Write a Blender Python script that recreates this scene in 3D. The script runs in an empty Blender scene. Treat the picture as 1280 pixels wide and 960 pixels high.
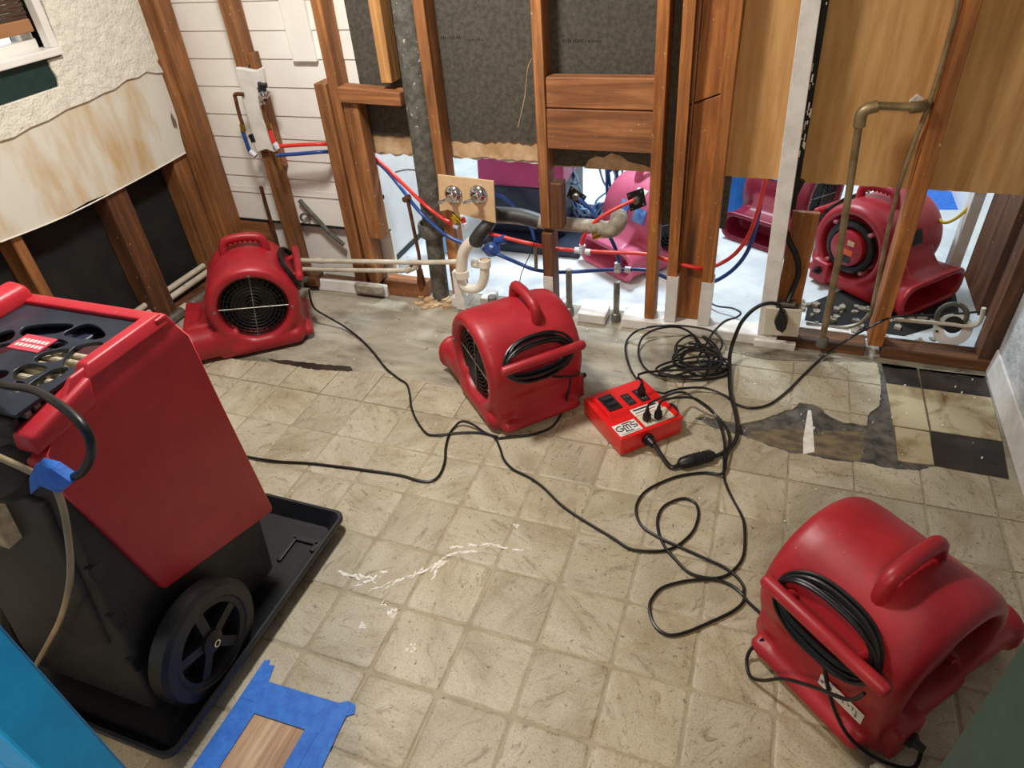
import bpy, bmesh, math, random
from mathutils import Vector, Matrix
SC = bpy.context.scene; COL = SC.collection
# ------------------------------------------------------------- camera
cam = bpy.data.objects.new('camera', bpy.data.cameras.new('camera')); COL.objects.link(cam)
cam.data.sensor_width = 36.0; cam.data.lens = 23.97; cam.data.clip_start = 0.02
cam.matrix_world = Matrix(((0.939788, -0.151589, 0.3063, 0.98781), (0.335084, 0.58497, -0.738599, -0.7552), (-0.067213, 0.796763, 0.600543, 1.6517), (0, 0, 0, 1)))
SC.camera = cam
# ------------------------------------------------------------- world, lights, exposure
W = bpy.data.worlds.new('world'); SC.world = W; W.use_nodes = True
W.node_tree.nodes['Background'].inputs[0].default_value = (0.85, 0.92, 1.0, 1)
W.node_tree.nodes['Background'].inputs[1].default_value = 0.6
def area(name, loc, target, size, power, col, spread=180):
    d = bpy.data.lights.new(name, 'AREA'); d.shape = 'DISK'; d.size = size; d.energy = power; d.color = col; d.spread = math.radians(spread)
    o = bpy.data.objects.new(name, d); COL.objects.link(o); o.location = loc
    o.rotation_euler = (Vector(target) - Vector(loc)).to_track_quat('-Z', 'Y').to_euler()
    return o
area('ceiling_lamp_light', (-0.30, 0.85, 2.34), (-0.30, 0.95, 0), 0.32, 50, (1.0, 0.965, 0.905))
area('hall_lamp_light', (0.95, -1.75, 2.1), (0.9, 0.2, 0), 0.25, 24, (1.0, 0.78, 0.52))
area('next_room_lamp_light', (0.2, 3.2, 2.25), (0.2, 2.9, 0), 0.5, 74, (0.74, 0.88, 1.0))
SC.view_settings.view_transform = 'Standard'; SC.view_settings.look = 'None'
SC.view_settings.exposure = 0.0; SC.view_settings.gamma = 1.0; SC.view_settings.use_curve_mapping = False
random.seed(7)
# ------------------------------------------------------------- materials
def lin(c):
    return tuple(((v / 255.0) / 12.92 if v <= 10 else (((v / 255.0) + 0.055) / 1.055) ** 2.4) for v in c) + (1.0,)
def nodes(name, rough, metal=0.0, coat=0.0):
    m = bpy.data.materials.new(name); m.use_nodes = True; nt = m.node_tree
    b = nt.nodes['Principled BSDF']; b.inputs['Roughness'].default_value = rough; b.inputs['Metallic'].default_value = metal
    b.inputs['Coat Weight'].default_value = coat
    return m, nt, b
def coords(nt, geo, stretch):
    if geo: src = nt.nodes.new('ShaderNodeNewGeometry').outputs['Position']
    else: src = nt.nodes.new('ShaderNodeTexCoord').outputs['Object']
    mp = nt.nodes.new('ShaderNodeMapping'); mp.inputs['Scale'].default_value = stretch
    nt.links.new(src, mp.inputs[0]); return mp.outputs[0]
def noise(nt, vec, scale, detail=4, rough=.6, dist=0):
    n = nt.nodes.new('ShaderNodeTexNoise'); n.inputs['Scale'].default_value = scale; n.inputs['Detail'].default_value = detail
    n.inputs['Roughness'].default_value = rough; n.inputs['Distortion'].default_value = dist
    nt.links.new(vec, n.inputs['Vector']); return n.outputs['Fac']
def ramp(nt, fac, stops):
    r = nt.nodes.new('ShaderNodeValToRGB'); e = r.color_ramp.elements
    while len(e) < len(stops): e.new(0.5)
    for el, (p, c) in zip(e, stops): el.position = p; el.color = c
    nt.links.new(fac, r.inputs[0]); return r.outputs[0]
def mixc(nt, fac, a, b, mode='MIX'):
    n = nt.nodes.new('ShaderNodeMix'); n.data_type = 'RGBA'; n.blend_type = mode
    if hasattr(fac, 'is_linked'): nt.links.new(fac, n.inputs[0])
    else: n.inputs[0].default_value = fac
    for v, i in ((a, 6), (b, 7)):
        if hasattr(v, 'is_linked'): nt.links.new(v, n.inputs[i])
        else: n.inputs[i].default_value = v
    return n.outputs[2]
def bump(nt, b, h, strength, dist=.01):
    n = nt.nodes.new('ShaderNodeBump'); n.inputs['Strength'].default_value = strength; n.inputs['Distance'].default_value = dist
    nt.links.new(h, n.inputs['Height']); nt.links.new(n.outputs[0], b.inputs['Normal'])
def tint(nt, col, lo, hi):          # per-object brightness variety
    oi = nt.nodes.new('ShaderNodeObjectInfo'); mr = nt.nodes.new('ShaderNodeMapRange')
    mr.inputs[3].default_value = lo; mr.inputs[4].default_value = hi
    nt.links.new(oi.outputs['Random'], mr.inputs[0])
    h = nt.nodes.new('ShaderNodeHueSaturation'); nt.links.new(mr.outputs[0], h.inputs['Value']); nt.links.new(col, h.inputs['Color'])
    return h.outputs[0]
def M(name, c, c2=None, rough=.5, metal=0., scale=6, stretch=(1, 1, 1), lo=.38, hi=.62, bmp=0, bscale=None, bdist=.004, geo=False, coat=0, detail=4, dist=0, spots=None, vary=None):
    m, nt, b = nodes(name, rough, metal, coat)
    vec = coords(nt, geo, stretch)
    if c2 is None: col = mixc(nt, 0.0, lin(c), lin(c))
    else: col = ramp(nt, noise(nt, vec, scale, detail, .6, dist), [(lo, lin(c)), (hi, lin(c2))])
    if spots:
        sc, thr, sc_c = spots
        f = ramp(nt, noise(nt, vec, sc, 3, .6), [(thr, (0, 0, 0, 1)), (thr + .04, (1, 1, 1, 1))])
        col = mixc(nt, f, col, lin(sc_c))
    if vary: col = tint(nt, col, *vary)
    nt.links.new(col, b.inputs['Base Color'])
    if bmp: bump(nt, b, noise(nt, vec, bscale or scale * 3, 5, .65), bmp, bdist)
    return m
def wood(name, dark, light, axis='z', rough=.65, scale=16, knots=True):
    m, nt, b = nodes(name, rough)
    st = {'z': (1, 1, .07), 'x': (.07, 1, 1), 'y': (1, .07, 1)}[axis]
    vec = coords(nt, True, st)
    oi = nt.nodes.new('ShaderNodeObjectInfo'); ad = nt.nodes.new('ShaderNodeVectorMath'); ad.operation = 'ADD'
    sc = nt.nodes.new('ShaderNodeMath'); sc.operation = 'MULTIPLY'; sc.inputs[1].default_value = 9.0
    nt.links.new(oi.outputs['Random'], sc.inputs[0]); nt.links.new(vec, ad.inputs[0]); nt.links.new(sc.outputs[0], ad.inputs[1]); v2 = ad.outputs[0]
    n1 = noise(nt, v2, scale, 6, .6, 1.5); n2 = noise(nt, v2, scale * 5, 4, .6, .3)
    c = ramp(nt, n1, [(.30, lin(dark)), (.50, lin(tuple((a + b2) / 2 for a, b2 in zip(dark, light)))), (.66, lin(light))])
    f = ramp(nt, n2, [(.42, (.66, .66, .66, 1)), (.62, (1.05, 1.05, 1.05, 1))])
    c = mixc(nt, .6, c, f, 'MULTIPLY')
    raw = coords(nt, True, (1, 1, 1))
    big = ramp(nt, noise(nt, raw, 3.5, 4, .6), [(.35, (.72, .69, .66, 1)), (.6, (1.06, 1.05, 1.04, 1))])
    c = mixc(nt, .7, c, big, 'MULTIPLY')
    if knots:
        k = nt.nodes.new('ShaderNodeTexVoronoi'); k.inputs['Scale'].default_value = 5.5; nt.links.new(v2, k.inputs['Vector'])
        kk = ramp(nt, k.outputs['Distance'], [(.04, (1, 1, 1, 1)), (.13, (0, 0, 0, 1))])
        c = mixc(nt, kk, c, lin(tuple(v * .55 for v in dark)))
    chips = ramp(nt, noise(nt, raw, 75, 2, .5), [(.735, (0, 0, 0, 1)), (.76, (1, 1, 1, 1))])
    c = mixc(nt, chips, c, lin((196, 176, 146)))
    c = tint(nt, c, .85, 1.12)
    nt.links.new(c, b.inputs['Base Color']); bump(nt, b, n2, .35, .003)
    return m
m_stud = wood('old_stud_wood', (116, 72, 38), (184, 124, 72))
m_stud_new = wood('clean_fir_wood', (150, 100, 55), (205, 152, 92))
m_stud_or = wood('orange_stained_wood', (124, 72, 32), (194, 124, 60))
m_board_x = wood('horizontal_board_wood', (122, 74, 42), (188, 126, 78), 'x')
m_stud_dark = wood('dark_damp_wood', (74, 44, 26), (128, 82, 48))
m_plate_dark = wood('wet_plate_wood', (48, 30, 18), (128, 82, 46), 'x')
m_white_paint = M('worn_white_paint', (226, 222, 216), (205, 200, 192), .6, scale=14, lo=.4, hi=.7, bmp=.3, geo=True, spots=(26, .70, (130, 108, 84)))
m_black_paper = M('black_drywall_paper', (66, 61, 53), (84, 79, 69), .85, scale=55, bmp=.5, bscale=200, bdist=.002, geo=True, spots=(150, .66, (112, 106, 94)))
m_kraft = M('brown_kraft_paper', (182, 136, 80), (206, 162, 104), .75, scale=16, stretch=(1.6, 1, .16), bmp=.12, bscale=90, geo=True, detail=6, spots=(48, .73, (206, 170, 120)))
m_kraft_torn = M('torn_kraft_edge', (176, 140, 98), (206, 178, 142), .85, scale=12, bmp=.3, geo=True)
m_gypsum = M('gypsum_core', (214, 206, 192), (188, 178, 164), .9, scale=40, bmp=.5, geo=True)
m_tar = M('black_tar_paper', (14, 13, 12), (27, 25, 22), .8, scale=10, bmp=.3, geo=True)
m_plaster = M('cream_textured_plaster', (232, 228, 214), (218, 213, 198), .75, scale=14, lo=.3, hi=.75, bmp=.75, bscale=24, bdist=.022, geo=True, dist=.9, detail=3, spots=(19, .70, (158, 150, 136)))
m_wallR = M('white_textured_plaster', (206, 208, 208), (178, 180, 182), .7, scale=8, bmp=.9, bscale=22, bdist=.015, geo=True)
m_drypaper = M('bared_drywall_paper', (218, 215, 202), (198, 168, 124), .7, scale=2.6, stretch=(1, 2.0, .55), lo=.46, hi=.66, bmp=.15, bscale=50, geo=True, detail=5, spots=(6, .70, (120, 100, 78)))
m_green = M('dark_green_paint', (16, 44, 40), (21, 52, 46), .55, scale=30, bmp=.12, bscale=90, geo=True)
m_green2 = M('dark_green_cabinet_paint', (36, 62, 52), (44, 70, 60), .6, scale=40, bmp=.1, bscale=200, geo=True)
m_blue = M('bright_blue_paint', (0, 138, 222), (0, 148, 232), .5, scale=20, bmp=.06, bscale=160, geo=True)
m_white = M('smooth_white_enamel', (236, 234, 228), (226, 222, 214), .35, scale=5, geo=True)
m_siding = M('white_painted_siding', (247, 244, 236), (238, 233, 224), .45, scale=3.5, bmp=.08, bscale=12, geo=True)
m_red = M('red_moulded_plastic', (152, 26, 38), (168, 34, 44), .42, scale=9, bmp=.10, bscale=220, bdist=.001, spots=(60, .70, (178, 84, 84)))
m_red2 = M('red_shell_plastic', (178, 34, 48), (194, 44, 56), .42, scale=7, bmp=.10, bscale=240, bdist=.001, stretch=(1, 1, 1), spots=(50, .71, (196, 96, 96)))
m_red_overlit = M('overlit_red_plastic', (192, 80, 112), (202, 92, 122), .45, scale=8)  # red plastic, with the pink of strong cool light put into its colour
m_maroon = M('maroon_plastic', (118, 18, 40), (134, 26, 50), .42, scale=8)
m_boxred = M('glossy_red_box', (214, 18, 20), (222, 26, 26), .32, scale=12, bmp=.08, bscale=260, bdist=.001, coat=.3)
m_black = M('black_rubber', (14, 14, 15), (22, 22, 23), .42, scale=30)
m_cord = M('black_cord_jacket', (10, 10, 11), (18, 18, 19), .36, scale=60)
m_blackp = M('black_moulded_plastic', (24, 24, 26), (34, 34, 36), .55, scale=14, bmp=.25, bscale=150, bdist=.002, spots=(46, .72, (70, 68, 64)))
m_tray = M('black_tray_plastic', (22, 23, 27), (30, 31, 36), .38, scale=20, bmp=.15, bscale=130, bdist=.001)
m_grille = M('slate_grille_plastic', (34, 40, 50), (44, 52, 64), .38, scale=20, bmp=.2, bscale=200, bdist=.001)
m_filter = M('pleated_tan_filter', (196, 184, 156), (160, 148, 124), .85, scale=30)
m_redin = M('dark_red_inside', (60, 14, 20), (74, 20, 26), .6, scale=12)
m_chrome = M('chrome', (210, 212, 214), None, .12, 1.0)
m_steel = M('galvanised_steel', (150, 146, 136), (116, 110, 100), .45, .7, scale=18, bmp=.2, geo=True)
m_iron = M('grey_cast_iron', (74, 73, 66), (104, 101, 92), .75, scale=34, bmp=.6, bscale=60, geo=True, spots=(46, .66, (186, 180, 164)))
m_brasspipe = M('aged_brown_pipe', (122, 102, 74), (156, 136, 102), .45, .5, scale=14, geo=True)
m_copper = M('dull_copper', (104, 66, 44), (136, 92, 60), .45, .7, scale=20, geo=True)
m_brass = M('brass', (190, 150, 70), None, .3, 1.0)
m_abs = M('black_abs_pipe', (38, 36, 36), (56, 54, 52), .5, scale=20, geo=True, spots=(24, .70, (126, 118, 104)))
m_dustpipe = M('dusty_grey_pipe', (168, 158, 140), (128, 120, 106), .8, scale=24, bmp=.4, geo=True)
m_pvc = M('white_pvc', (232, 226, 212), (216, 206, 186), .35, scale=10, geo=True)
m_pvcpipe = M('cream_conduit', (214, 204, 186), (190, 178, 158), .5, scale=10, geo=True, spots=(30, .72, (90, 84, 74)))
m_pexr = M('red_pex', (206, 44, 36), (218, 62, 52), .35, scale=12)
m_pexb = M('blue_pex', (32, 62, 122), (40, 76, 146), .35, scale=12)
m_crimp = M('pale_crimp_plastic', (196, 196, 204), None, .4)
m_tanply = M('tan_hardboard', (206, 172, 130), (214, 182, 142), .6, scale=20, geo=True)
m_cover = M('beige_cover_plate', (208, 202, 184), (200, 192, 172), .45, scale=10)
m_tape = M('blue_masking_tape', (28, 104, 204), (44, 122, 220), .6, scale=30, bmp=.4, bscale=60, geo=True)
m_ply = wood('bare_plywood', (178, 138, 104), (216, 182, 148), 'y', knots=False)
m_paperlabel = M('white_label', (226, 224, 220), (210, 208, 204), .5, scale=20)
m_bluelabel = M('blue_label', (52, 106, 190), (120, 160, 210), .5, scale=24)
m_ink = M('black_ink', (18, 18, 20), None, .5)
m_inkfaint = M('faded_print', (44, 40, 35), None, .9)
m_chip = M('white_plaster_chip', (236, 232, 222), None, .8)
m_smear = M('dried_white_paint', (232, 230, 224), (214, 208, 196), .7, scale=40, geo=True)
m_concrete = None
m_mastic = M('dark_grey_mastic', (54, 52, 48), (104, 99, 91), .75, scale=20, detail=7, bmp=.5, bscale=60, geo=True, spots=(50, .68, (140, 134, 122)))
m_mastic_blk = M('black_mastic', (26, 24, 23), (58, 49, 40), .4, scale=9, detail=6, bmp=.3, bscale=50, geo=True, spots=(60, .70, (96, 90, 82)))
m_dirt = M('dirty_subfloor_edge', (92, 82, 66), (152, 142, 122), .8, scale=14, stretch=(.6, 1.6, 1), lo=.36, hi=.66, bmp=.5, bscale=50, geo=True, detail=7, spots=(34, .66, (58, 48, 36)))
m_tile_stained = M('stained_vinyl', (120, 92, 52), (182, 168, 134), .5, scale=9, lo=.30, hi=.52, bmp=.3, bscale=50, geo=True, detail=7, dist=.6, spots=(60, .68, (104, 80, 48)))
m_brownply = M('stained_underlay', (84, 76, 62), (126, 110, 84), .8, scale=22, stretch=(.7, 1.4, 1), bmp=.4, geo=True, detail=6)
m_blind = M('woven_brown_blind', (56, 40, 28), (86, 62, 42), .8, scale=40, stretch=(1, .2, 3), bmp=.6, bscale=80, geo=True)
m_rail = M('tan_blind_rail', (150, 104, 66), (164, 118, 78), .55, scale=14, stretch=(1, .2, 2), geo=True)
m_nfloor = M('pale_painted_floor', (226, 230, 230), (204, 208, 210), .5, scale=5, geo=True, bmp=.1, spots=(24, .71, (150, 150, 150)))
m_skyblue = M('bright_blue_plastic', (20, 120, 220), (36, 140, 232), .35, scale=8)
m_yellow = M('yellow_cord_jacket', (206, 176, 40), None, .4)
m_navy = M('navy_plastic', (26, 32, 52), (34, 42, 64), .45, scale=10)
m_glow, nt_, b_ = nodes('daylight_glass', .3)
b_.inputs['Emission Color'].default_value = (.85, .92, 1, 1); b_.inputs['Emission Strength'].default_value = 1.6
b_.inputs['Base Color'].default_value = (.7, .75, .8, 1)
def make_floor_mats():
    global m_tile, m_grout, m_concrete
    m_tile, nt, b = nodes('embossed_vinyl', .48)
    vec = coords(nt, True, (1, 1, 1))
    oi = nt.nodes.new('ShaderNodeObjectInfo')
    vr = nt.nodes.new('ShaderNodeVectorRotate'); vr.rotation_type = 'Z_AXIS'
    mu = nt.nodes.new('ShaderNodeMath'); mu.operation = 'MULTIPLY'; mu.inputs[1].default_value = 3.1
    nt.links.new(oi.outputs['Random'], mu.inputs[0]); nt.links.new(mu.outputs[0], vr.inputs['Angle']); nt.links.new(vec, vr.inputs[0])
    st = nt.nodes.new('ShaderNodeMapping'); st.inputs['Scale'].default_value = (1, .35, 1); nt.links.new(vr.outputs[0], st.inputs[0])
    n1 = noise(nt, st.outputs[0], 9, 5, .6, .6)
    base = ramp(nt, n1, [(.30, lin((166, 154, 128))), (.48, lin((184, 174, 150))), (.66, lin((196, 188, 167)))])
    n2 = noise(nt, st.outputs[0], 34, 7, .72, 1.2)
    vein = ramp(nt, n2, [(.33, (.75, .75, .75, 1)), (.45, (0, 0, 0, 1))])
    c = mixc(nt, vein, base, lin((128, 112, 86)))
    n5 = noise(nt, vec, 7, 5, .65, .5)
    c = mixc(nt, ramp(nt, n5, [(.52, (0, 0, 0, 1)), (.72, (.5, .5, .5, 1))]), c, lin((150, 130, 96)))
    n3 = noise(nt, vec, 70, 6, .75, .8)
    fl = ramp(nt, n3, [(.34, (1, 1, 1, 1)), (.40, (0, 0, 0, 1))])
    c = mixc(nt, fl, c, lin((84, 68, 46)))
    gr_ = ramp(nt, noise(nt, vec, 190, 3, .7), [(.36, (.74, .73, .71, 1)), (.56, (1.04, 1.04, 1.04, 1))])
    c = mixc(nt, .75, c, gr_, 'MULTIPLY')
    n4 = noise(nt, vec, 2.2, 3, .6)
    dirt = ramp(nt, n4, [(.36, (.80, .78, .74, 1)), (.6, (1, 1, 1, 1))])
    c = mixc(nt, .8, c, dirt, 'MULTIPLY')
    c = tint(nt, c, .9, 1.06)
    nt.links.new(c, b.inputs['Base Color']); bump(nt, b, n2, .35, .004)
    m_grout = M('vinyl_joint', (146, 134, 108), (166, 155, 130), .6, scale=14, geo=True)
    m_concrete, nt, b = nodes('scraped_subfloor', .7)
    vec = coords(nt, True, (.7, 1.6, 1))
    n1 = noise(nt, vec, 5, 6, .6, .5); n2 = noise(nt, vec, 16, 6, .7, .8)
    c = ramp(nt, n1, [(.32, lin((112, 104, 88))), (.52, lin((158, 150, 132))), (.68, lin((176, 168, 150)))])
    c = mixc(nt, ramp(nt, n2, [(.28, (1, 1, 1, 1)), (.40, (0, 0, 0, 1))]), c, lin((96, 82, 62)))
    c = mixc(nt, ramp(nt, n2, [(.66, (0, 0, 0, 1)), (.72, (1, 1, 1, 1))]), c, lin((198, 190, 172)))
    nt.links.new(c, b.inputs['Base Color']); bump(nt, b, n2, .4, .004)
make_floor_mats()
# ------------------------------------------------------------- mesh helpers
class MB:
    def __init__(s): s.v = []; s.f = []
    def add(s, vs, fs):
        n = len(s.v); s.v += [tuple(p) for p in vs]; s.f += [tuple(i + n for i in f) for f in fs]; return s
    def box(s, a, b, R=None, o=(0, 0, 0)):
        x0, y0, z0 = a; x1, y1, z1 = b
        vs = [Vector(p) for p in ((x0, y0, z0), (x1, y0, z0), (x1, y1, z0), (x0, y1, z0), (x0, y0, z1), (x1, y0, z1), (x1, y1, z1), (x0, y1, z1))]
        if R is not None: vs = [R @ p + Vector(o) for p in vs]
        return s.add(vs, [(0, 3, 2, 1), (4, 5, 6, 7), (0, 1, 5, 4), (1, 2, 6, 5), (2, 3, 7, 6), (3, 0, 4, 7)])
    def hexa(s, bot, top):     # two quads
        return s.add(list(bot) + list(top), [(0, 3, 2, 1), (4, 5, 6, 7), (0, 1, 5, 4), (1, 2, 6, 5), (2, 3, 7, 6), (3, 0, 4, 7)])
    def prism(s, poly, ax, a, b):
        # poly in the two other axes (order x,y,z without ax); extruded a..b on axis ax
        def P(q, t):
            l = list(q); l.insert('xyz'.index(ax), t); return l
        n = len(poly)
        area2 = sum(poly[i][0] * poly[(i + 1) % n][1] - poly[(i + 1) % n][0] * poly[i][1] for i in range(n))
        pl = list(poly) if area2 > 0 else list(poly)[::-1]
        vs = [P(q, a) for q in pl] + [P(q, b) for q in pl]
        fl = (ax == 'y')
        fs = [tuple(range(n))[::-1], tuple(range(n, 2 * n))] + [(i, (i + 1) % n, n + (i + 1) % n, n + i) for i in range(n)]
        if fl: fs = [f[::-1] for f in fs]
        return s.add(vs, fs)
    def lathe(s, prof, o, axis, n=32):
        # prof: (along, radius) along axis from o
        a = Vector(axis).normalized(); u = a.orthogonal().normalized(); w = a.cross(u); o = Vector(o)
        vs = []; rings = []
        for (t, r) in prof:
            if r < 1e-6: rings.append([len(vs)]); vs.append(o + a * t)
            else:
                rings.append(list(range(len(vs), len(vs) + n)))
                vs += [o + a * t + (u * math.cos(2 * math.pi * k / n) + w * math.sin(2 * math.pi * k / n)) * r for k in range(n)]
        fs = []
        for A, B in zip(rings[:-1], rings[1:]):
            for k in range(n):
                k2 = (k + 1) % n
                if len(A) == 1 and len(B) == 1: continue
                if len(A) == 1: fs.append((A[0], B[k2], B[k]))
                elif len(B) == 1: fs.append((A[k], A[k2], B[0]))
                else: fs.append((A[k], A[k2], B[k2], B[k]))
        return s.add(vs, fs)
    def cyl(s, p0, p1, r, r2=None, n=16):
        p0 = Vector(p0); p1 = Vector(p1); L = (p1 - p0).length; r2 = r if r2 is None else r2
        return s.lathe([(0, 0), (0, r), (L, r2), (L, 0)], p0, p1 - p0, n)
    def torus(s, o, axis, R, r, n=36, m=8):
        return s.lathe([(r * math.sin(2 * math.pi * k / m), R + r * math.cos(2 * math.pi * k / m)) for k in range(m + 1)], o, axis, n)
    def tube(s, pts, r, n=8, sub=6, closed=False, rad=None):
        P = [Vector(p) for p in pts]
        if sub > 1 and len(P) > 2:
            Q = []; N = len(P)
            rng = range(N if closed else N - 1)
            for i in rng:
                if closed: p0, p1, p2, p3 = P[(i - 1) % N], P[i], P[(i + 1) % N], P[(i + 2) % N]
                else: p0, p1, p2, p3 = P[max(i - 1, 0)], P[i], P[i + 1], P[min(i + 2, N - 1)]
                for k in range(sub):
                    t = k / sub
                    Q.append(.5 * ((2 * p1) + (p2 - p0) * t + (2 * p0 - 5 * p1 + 4 * p2 - p3) * t * t + (3 * p1 - p0 - 3 * p2 + p3) * t ** 3))
            if not closed: Q.append(P[-1])
            P = Q
        P = [p for i, p in enumerate(P) if i == 0 or (p - P[i - 1]).length > 1e-5]
        N = len(P); vs = []; fs = []; u = None
        for i in range(N):
            a = P[(i + 1) % N] if (closed or i < N - 1) else P[i]; b = P[i - 1] if (closed or i > 0) else P[i]
            t = (a - b).normalized()
            if u is None: u = t.orthogonal().normalized()
            else: u = (u - t * u.dot(t)); u = u.normalized() if u.length > 1e-6 else t.orthogonal().normalized()
            w = t.cross(u); rr = r
            vs += [P[i] + (u * math.cos(2 * math.pi * k / n) + w * math.sin(2 * math.pi * k / n)) * rr for k in range(n)]
        for i in range(N if closed else N - 1):
            j = (i + 1) % N
            for k in range(n): fs.append((i * n + k, i * n + (k + 1) % n, j * n + (k + 1) % n, j * n + k))
        if not closed: fs += [tuple(range(n))[::-1], tuple((N - 1) * n + k for k in range(n))]
        return s.add(vs, fs)
    def sheet(s, poly, z0, z1): return s.prism(poly, 'z', z0, z1)
    def build(s, name, mat, parent=None, smooth=False, bevel=0, seg=2, local=False, angle=40):
        me = bpy.data.meshes.new(name); off = Vector((0, 0, 0))
        if parent is not None and not local: off = WLOC(parent)
        me.from_pydata([tuple(Vector(p) - off) for p in s.v], [], s.f); me.validate()
        bm = bmesh.new(); bm.from_mesh(me); bmesh.ops.remove_doubles(bm, verts=bm.verts, dist=1e-6)
        bmesh.ops.recalc_face_normals(bm, faces=bm.faces)
        if bevel:
            ed = [e for e in bm.edges if len(e.link_faces) == 2 and e.calc_face_angle(0) > .5]
            bmesh.ops.bevel(bm, geom=ed, offset=bevel, segments=seg, affect='EDGES', clamp_overlap=True, profile=.5)
        if smooth:
            for f in bm.faces: f.smooth = True
            for e in bm.edges:
                if len(e.link_faces) == 2 and e.calc_face_angle(0) > math.radians(angle): e.smooth = False
        bm.to_mesh(me); bm.free()
        me.materials.append(mat)
        o = bpy.data.objects.new(name, me); COL.objects.link(o)
        if parent is not None: o.parent = parent
        return o
def WLOC(o):
    v = Vector((0, 0, 0))
    while o is not None: v += Vector(o.location); o = o.parent
    return v
def tag(o, label=None, cat=None, group=None, kind=None):
    if label: o['label'] = label
    if cat: o['category'] = cat
    if group: o['group'] = group
    if kind: o['kind'] = kind
    return o
def thing(name, label, cat, loc=(0, 0, 0), rotz=0, group=None):
    o = bpy.data.objects.new(name, None); COL.objects.link(o); o.location = loc; o.rotation_euler = (0, 0, rotz); o.empty_display_size = .05
    return tag(o, label, cat, group)
def struct(o): o['kind'] = 'structure'; return o
def wall_empty(name, loc=(0, 0, 0)):
    o = bpy.data.objects.new(name, None); COL.objects.link(o); o.location = loc; return struct(o)
def xy(l): return [(p[0], p[1]) for p in l]
def xz(l): return [(p[0], p[2]) for p in l]
def yz(l): return [(p[1], p[2]) for p in l]
def jag(poly, amp=.004, step=.012, upto=None):
    out = []
    n = len(poly)
    for i in range(n):
        a, b = poly[i], poly[(i + 1) % n]; out.append(a)
        if upto is not None and not (upto[0] <= i < upto[1]): continue
        L = math.dist(a[:2], b[:2]); k = int(L / step)
        for j in range(1, k):
            t = j / k; out.append((a[0] + (b[0] - a[0]) * t + random.uniform(-amp, amp), a[1] + (b[1] - a[1]) * t + random.uniform(-amp, amp)))
    return out
def blob(cx, cy, r, n=9, j=.35):
    return [(cx + r * (1 + random.uniform(-j, j)) * math.cos(2 * math.pi * k / n), cy + r * (1 + random.uniform(-j, j)) * math.sin(2 * math.pi * k / n)) for k in range(n)]
# ============================================================= FLOOR
floor = MB().box((-1.78, -2.2, -.08), (1.95, 1.94, -.006)).build('floor', m_concrete); struct(floor)
VINYL = [(-1.70, 1.12)] + xy([(-1.090,1.138,0.000),(-0.916,1.163,0.000),(-0.719,1.158,0.000),(-0.544,1.185,0.000),(-0.442,1.223,0.000),(-0.248,1.197,0.000),(-0.100,1.190,0.000),(0.167,1.217,0.000),(0.466,1.254,0.000),(0.633,1.272,0.000),(0.764,1.322,0.000),(0.736,1.456,0.000),(0.740,1.647,0.000),(0.910,1.720,0.000),(1.102,1.685,0.000),(1.503,1.774,0.000),(1.515,1.684,0.000),(1.501,1.502,0.000),(1.455,1.419,0.000),(1.455,1.364,0.000),(1.416,1.367,-0.000),(1.377,1.361,0.000),(1.348,1.376,0.000),(1.324,1.393,-0.000),(1.300,1.429,0.000),(1.270,1.441,0.000),(1.228,1.440,0.000),(1.212,1.406,0.000),(1.188,1.385,-0.000),(1.161,1.359,0.000),(1.127,1.326,0.000),(1.082,1.291,0.000),(1.029,1.258,0.000),(0.958,1.267,0.000),(0.901,1.270,0.000),(0.869,1.252,0.000),(0.936,1.214,-0.000),(1.048,1.195,-0.000),(1.125,1.169,0.000),(1.196,1.150,0.000),(1.265,1.153,0.000),(1.335,1.148,0.000),(1.434,1.163,-0.000),(1.505,1.156,0.000),(1.601,1.171,0.000),(1.646,1.203,0.000),(1.857,1.198,0.000)]) + [(1.885, 1.18), (1.885, -2.0), (-1.70, -2.0)]
PIECES = [xy(p) for p in ([(1.531,1.641,0.000),(1.650,1.635,0.000),(1.651,1.390,0.000),(1.539,1.391,0.000)], [(1.658,1.638,-0.000),(1.877,1.640,0.000),(1.870,1.394,0.000),(1.659,1.392,0.000)], [(1.543,1.383,0.000),(1.650,1.381,0.000),(1.647,1.211,0.000),(1.580,1.204,0.000),(1.540,1.205,0.000)])]
VINYL = jag(VINYL, .0035, .012, (0, 46))
MB().sheet(VINYL, -.0055, -.003).build('vinyl_sheet', m_grout, floor)
def clip(poly, x0, y0, x1, y1):
    for ax, lim, sg in ((0, x0, 1), (0, x1, -1), (1, y0, 1), (1, y1, -1)):
        out = []
        for i in range(len(poly)):
            a, b = poly[i - 1], poly[i]; da = (a[ax] - lim) * sg; db = (b[ax] - lim) * sg
            if (da >= 0) != (db >= 0):
                t = da / (da - db); out.append((a[0] + (b[0] - a[0]) * t, a[1] + (b[1] - a[1]) * t))
            if db >= 0: out.append(b)
        poly = out
        if len(poly) < 3: return []
    res = []
    for p in poly:
        if not res or math.dist(p, res[-1]) > .001: res.append(p)
    return res
def parea(p): return abs(sum(p[i - 1][0] * p[i][1] - p[i][0] * p[i - 1][1] for i in range(len(p)))) / 2
from mathutils.geometry import tessellate_polygon
TRI = [[VINYL[k] for k in t] for t in tessellate_polygon([[Vector((p[0], p[1], 0)) for p in VINYL]])]
TX, TY, JO = .2, .2029, .003
tm = None
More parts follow.
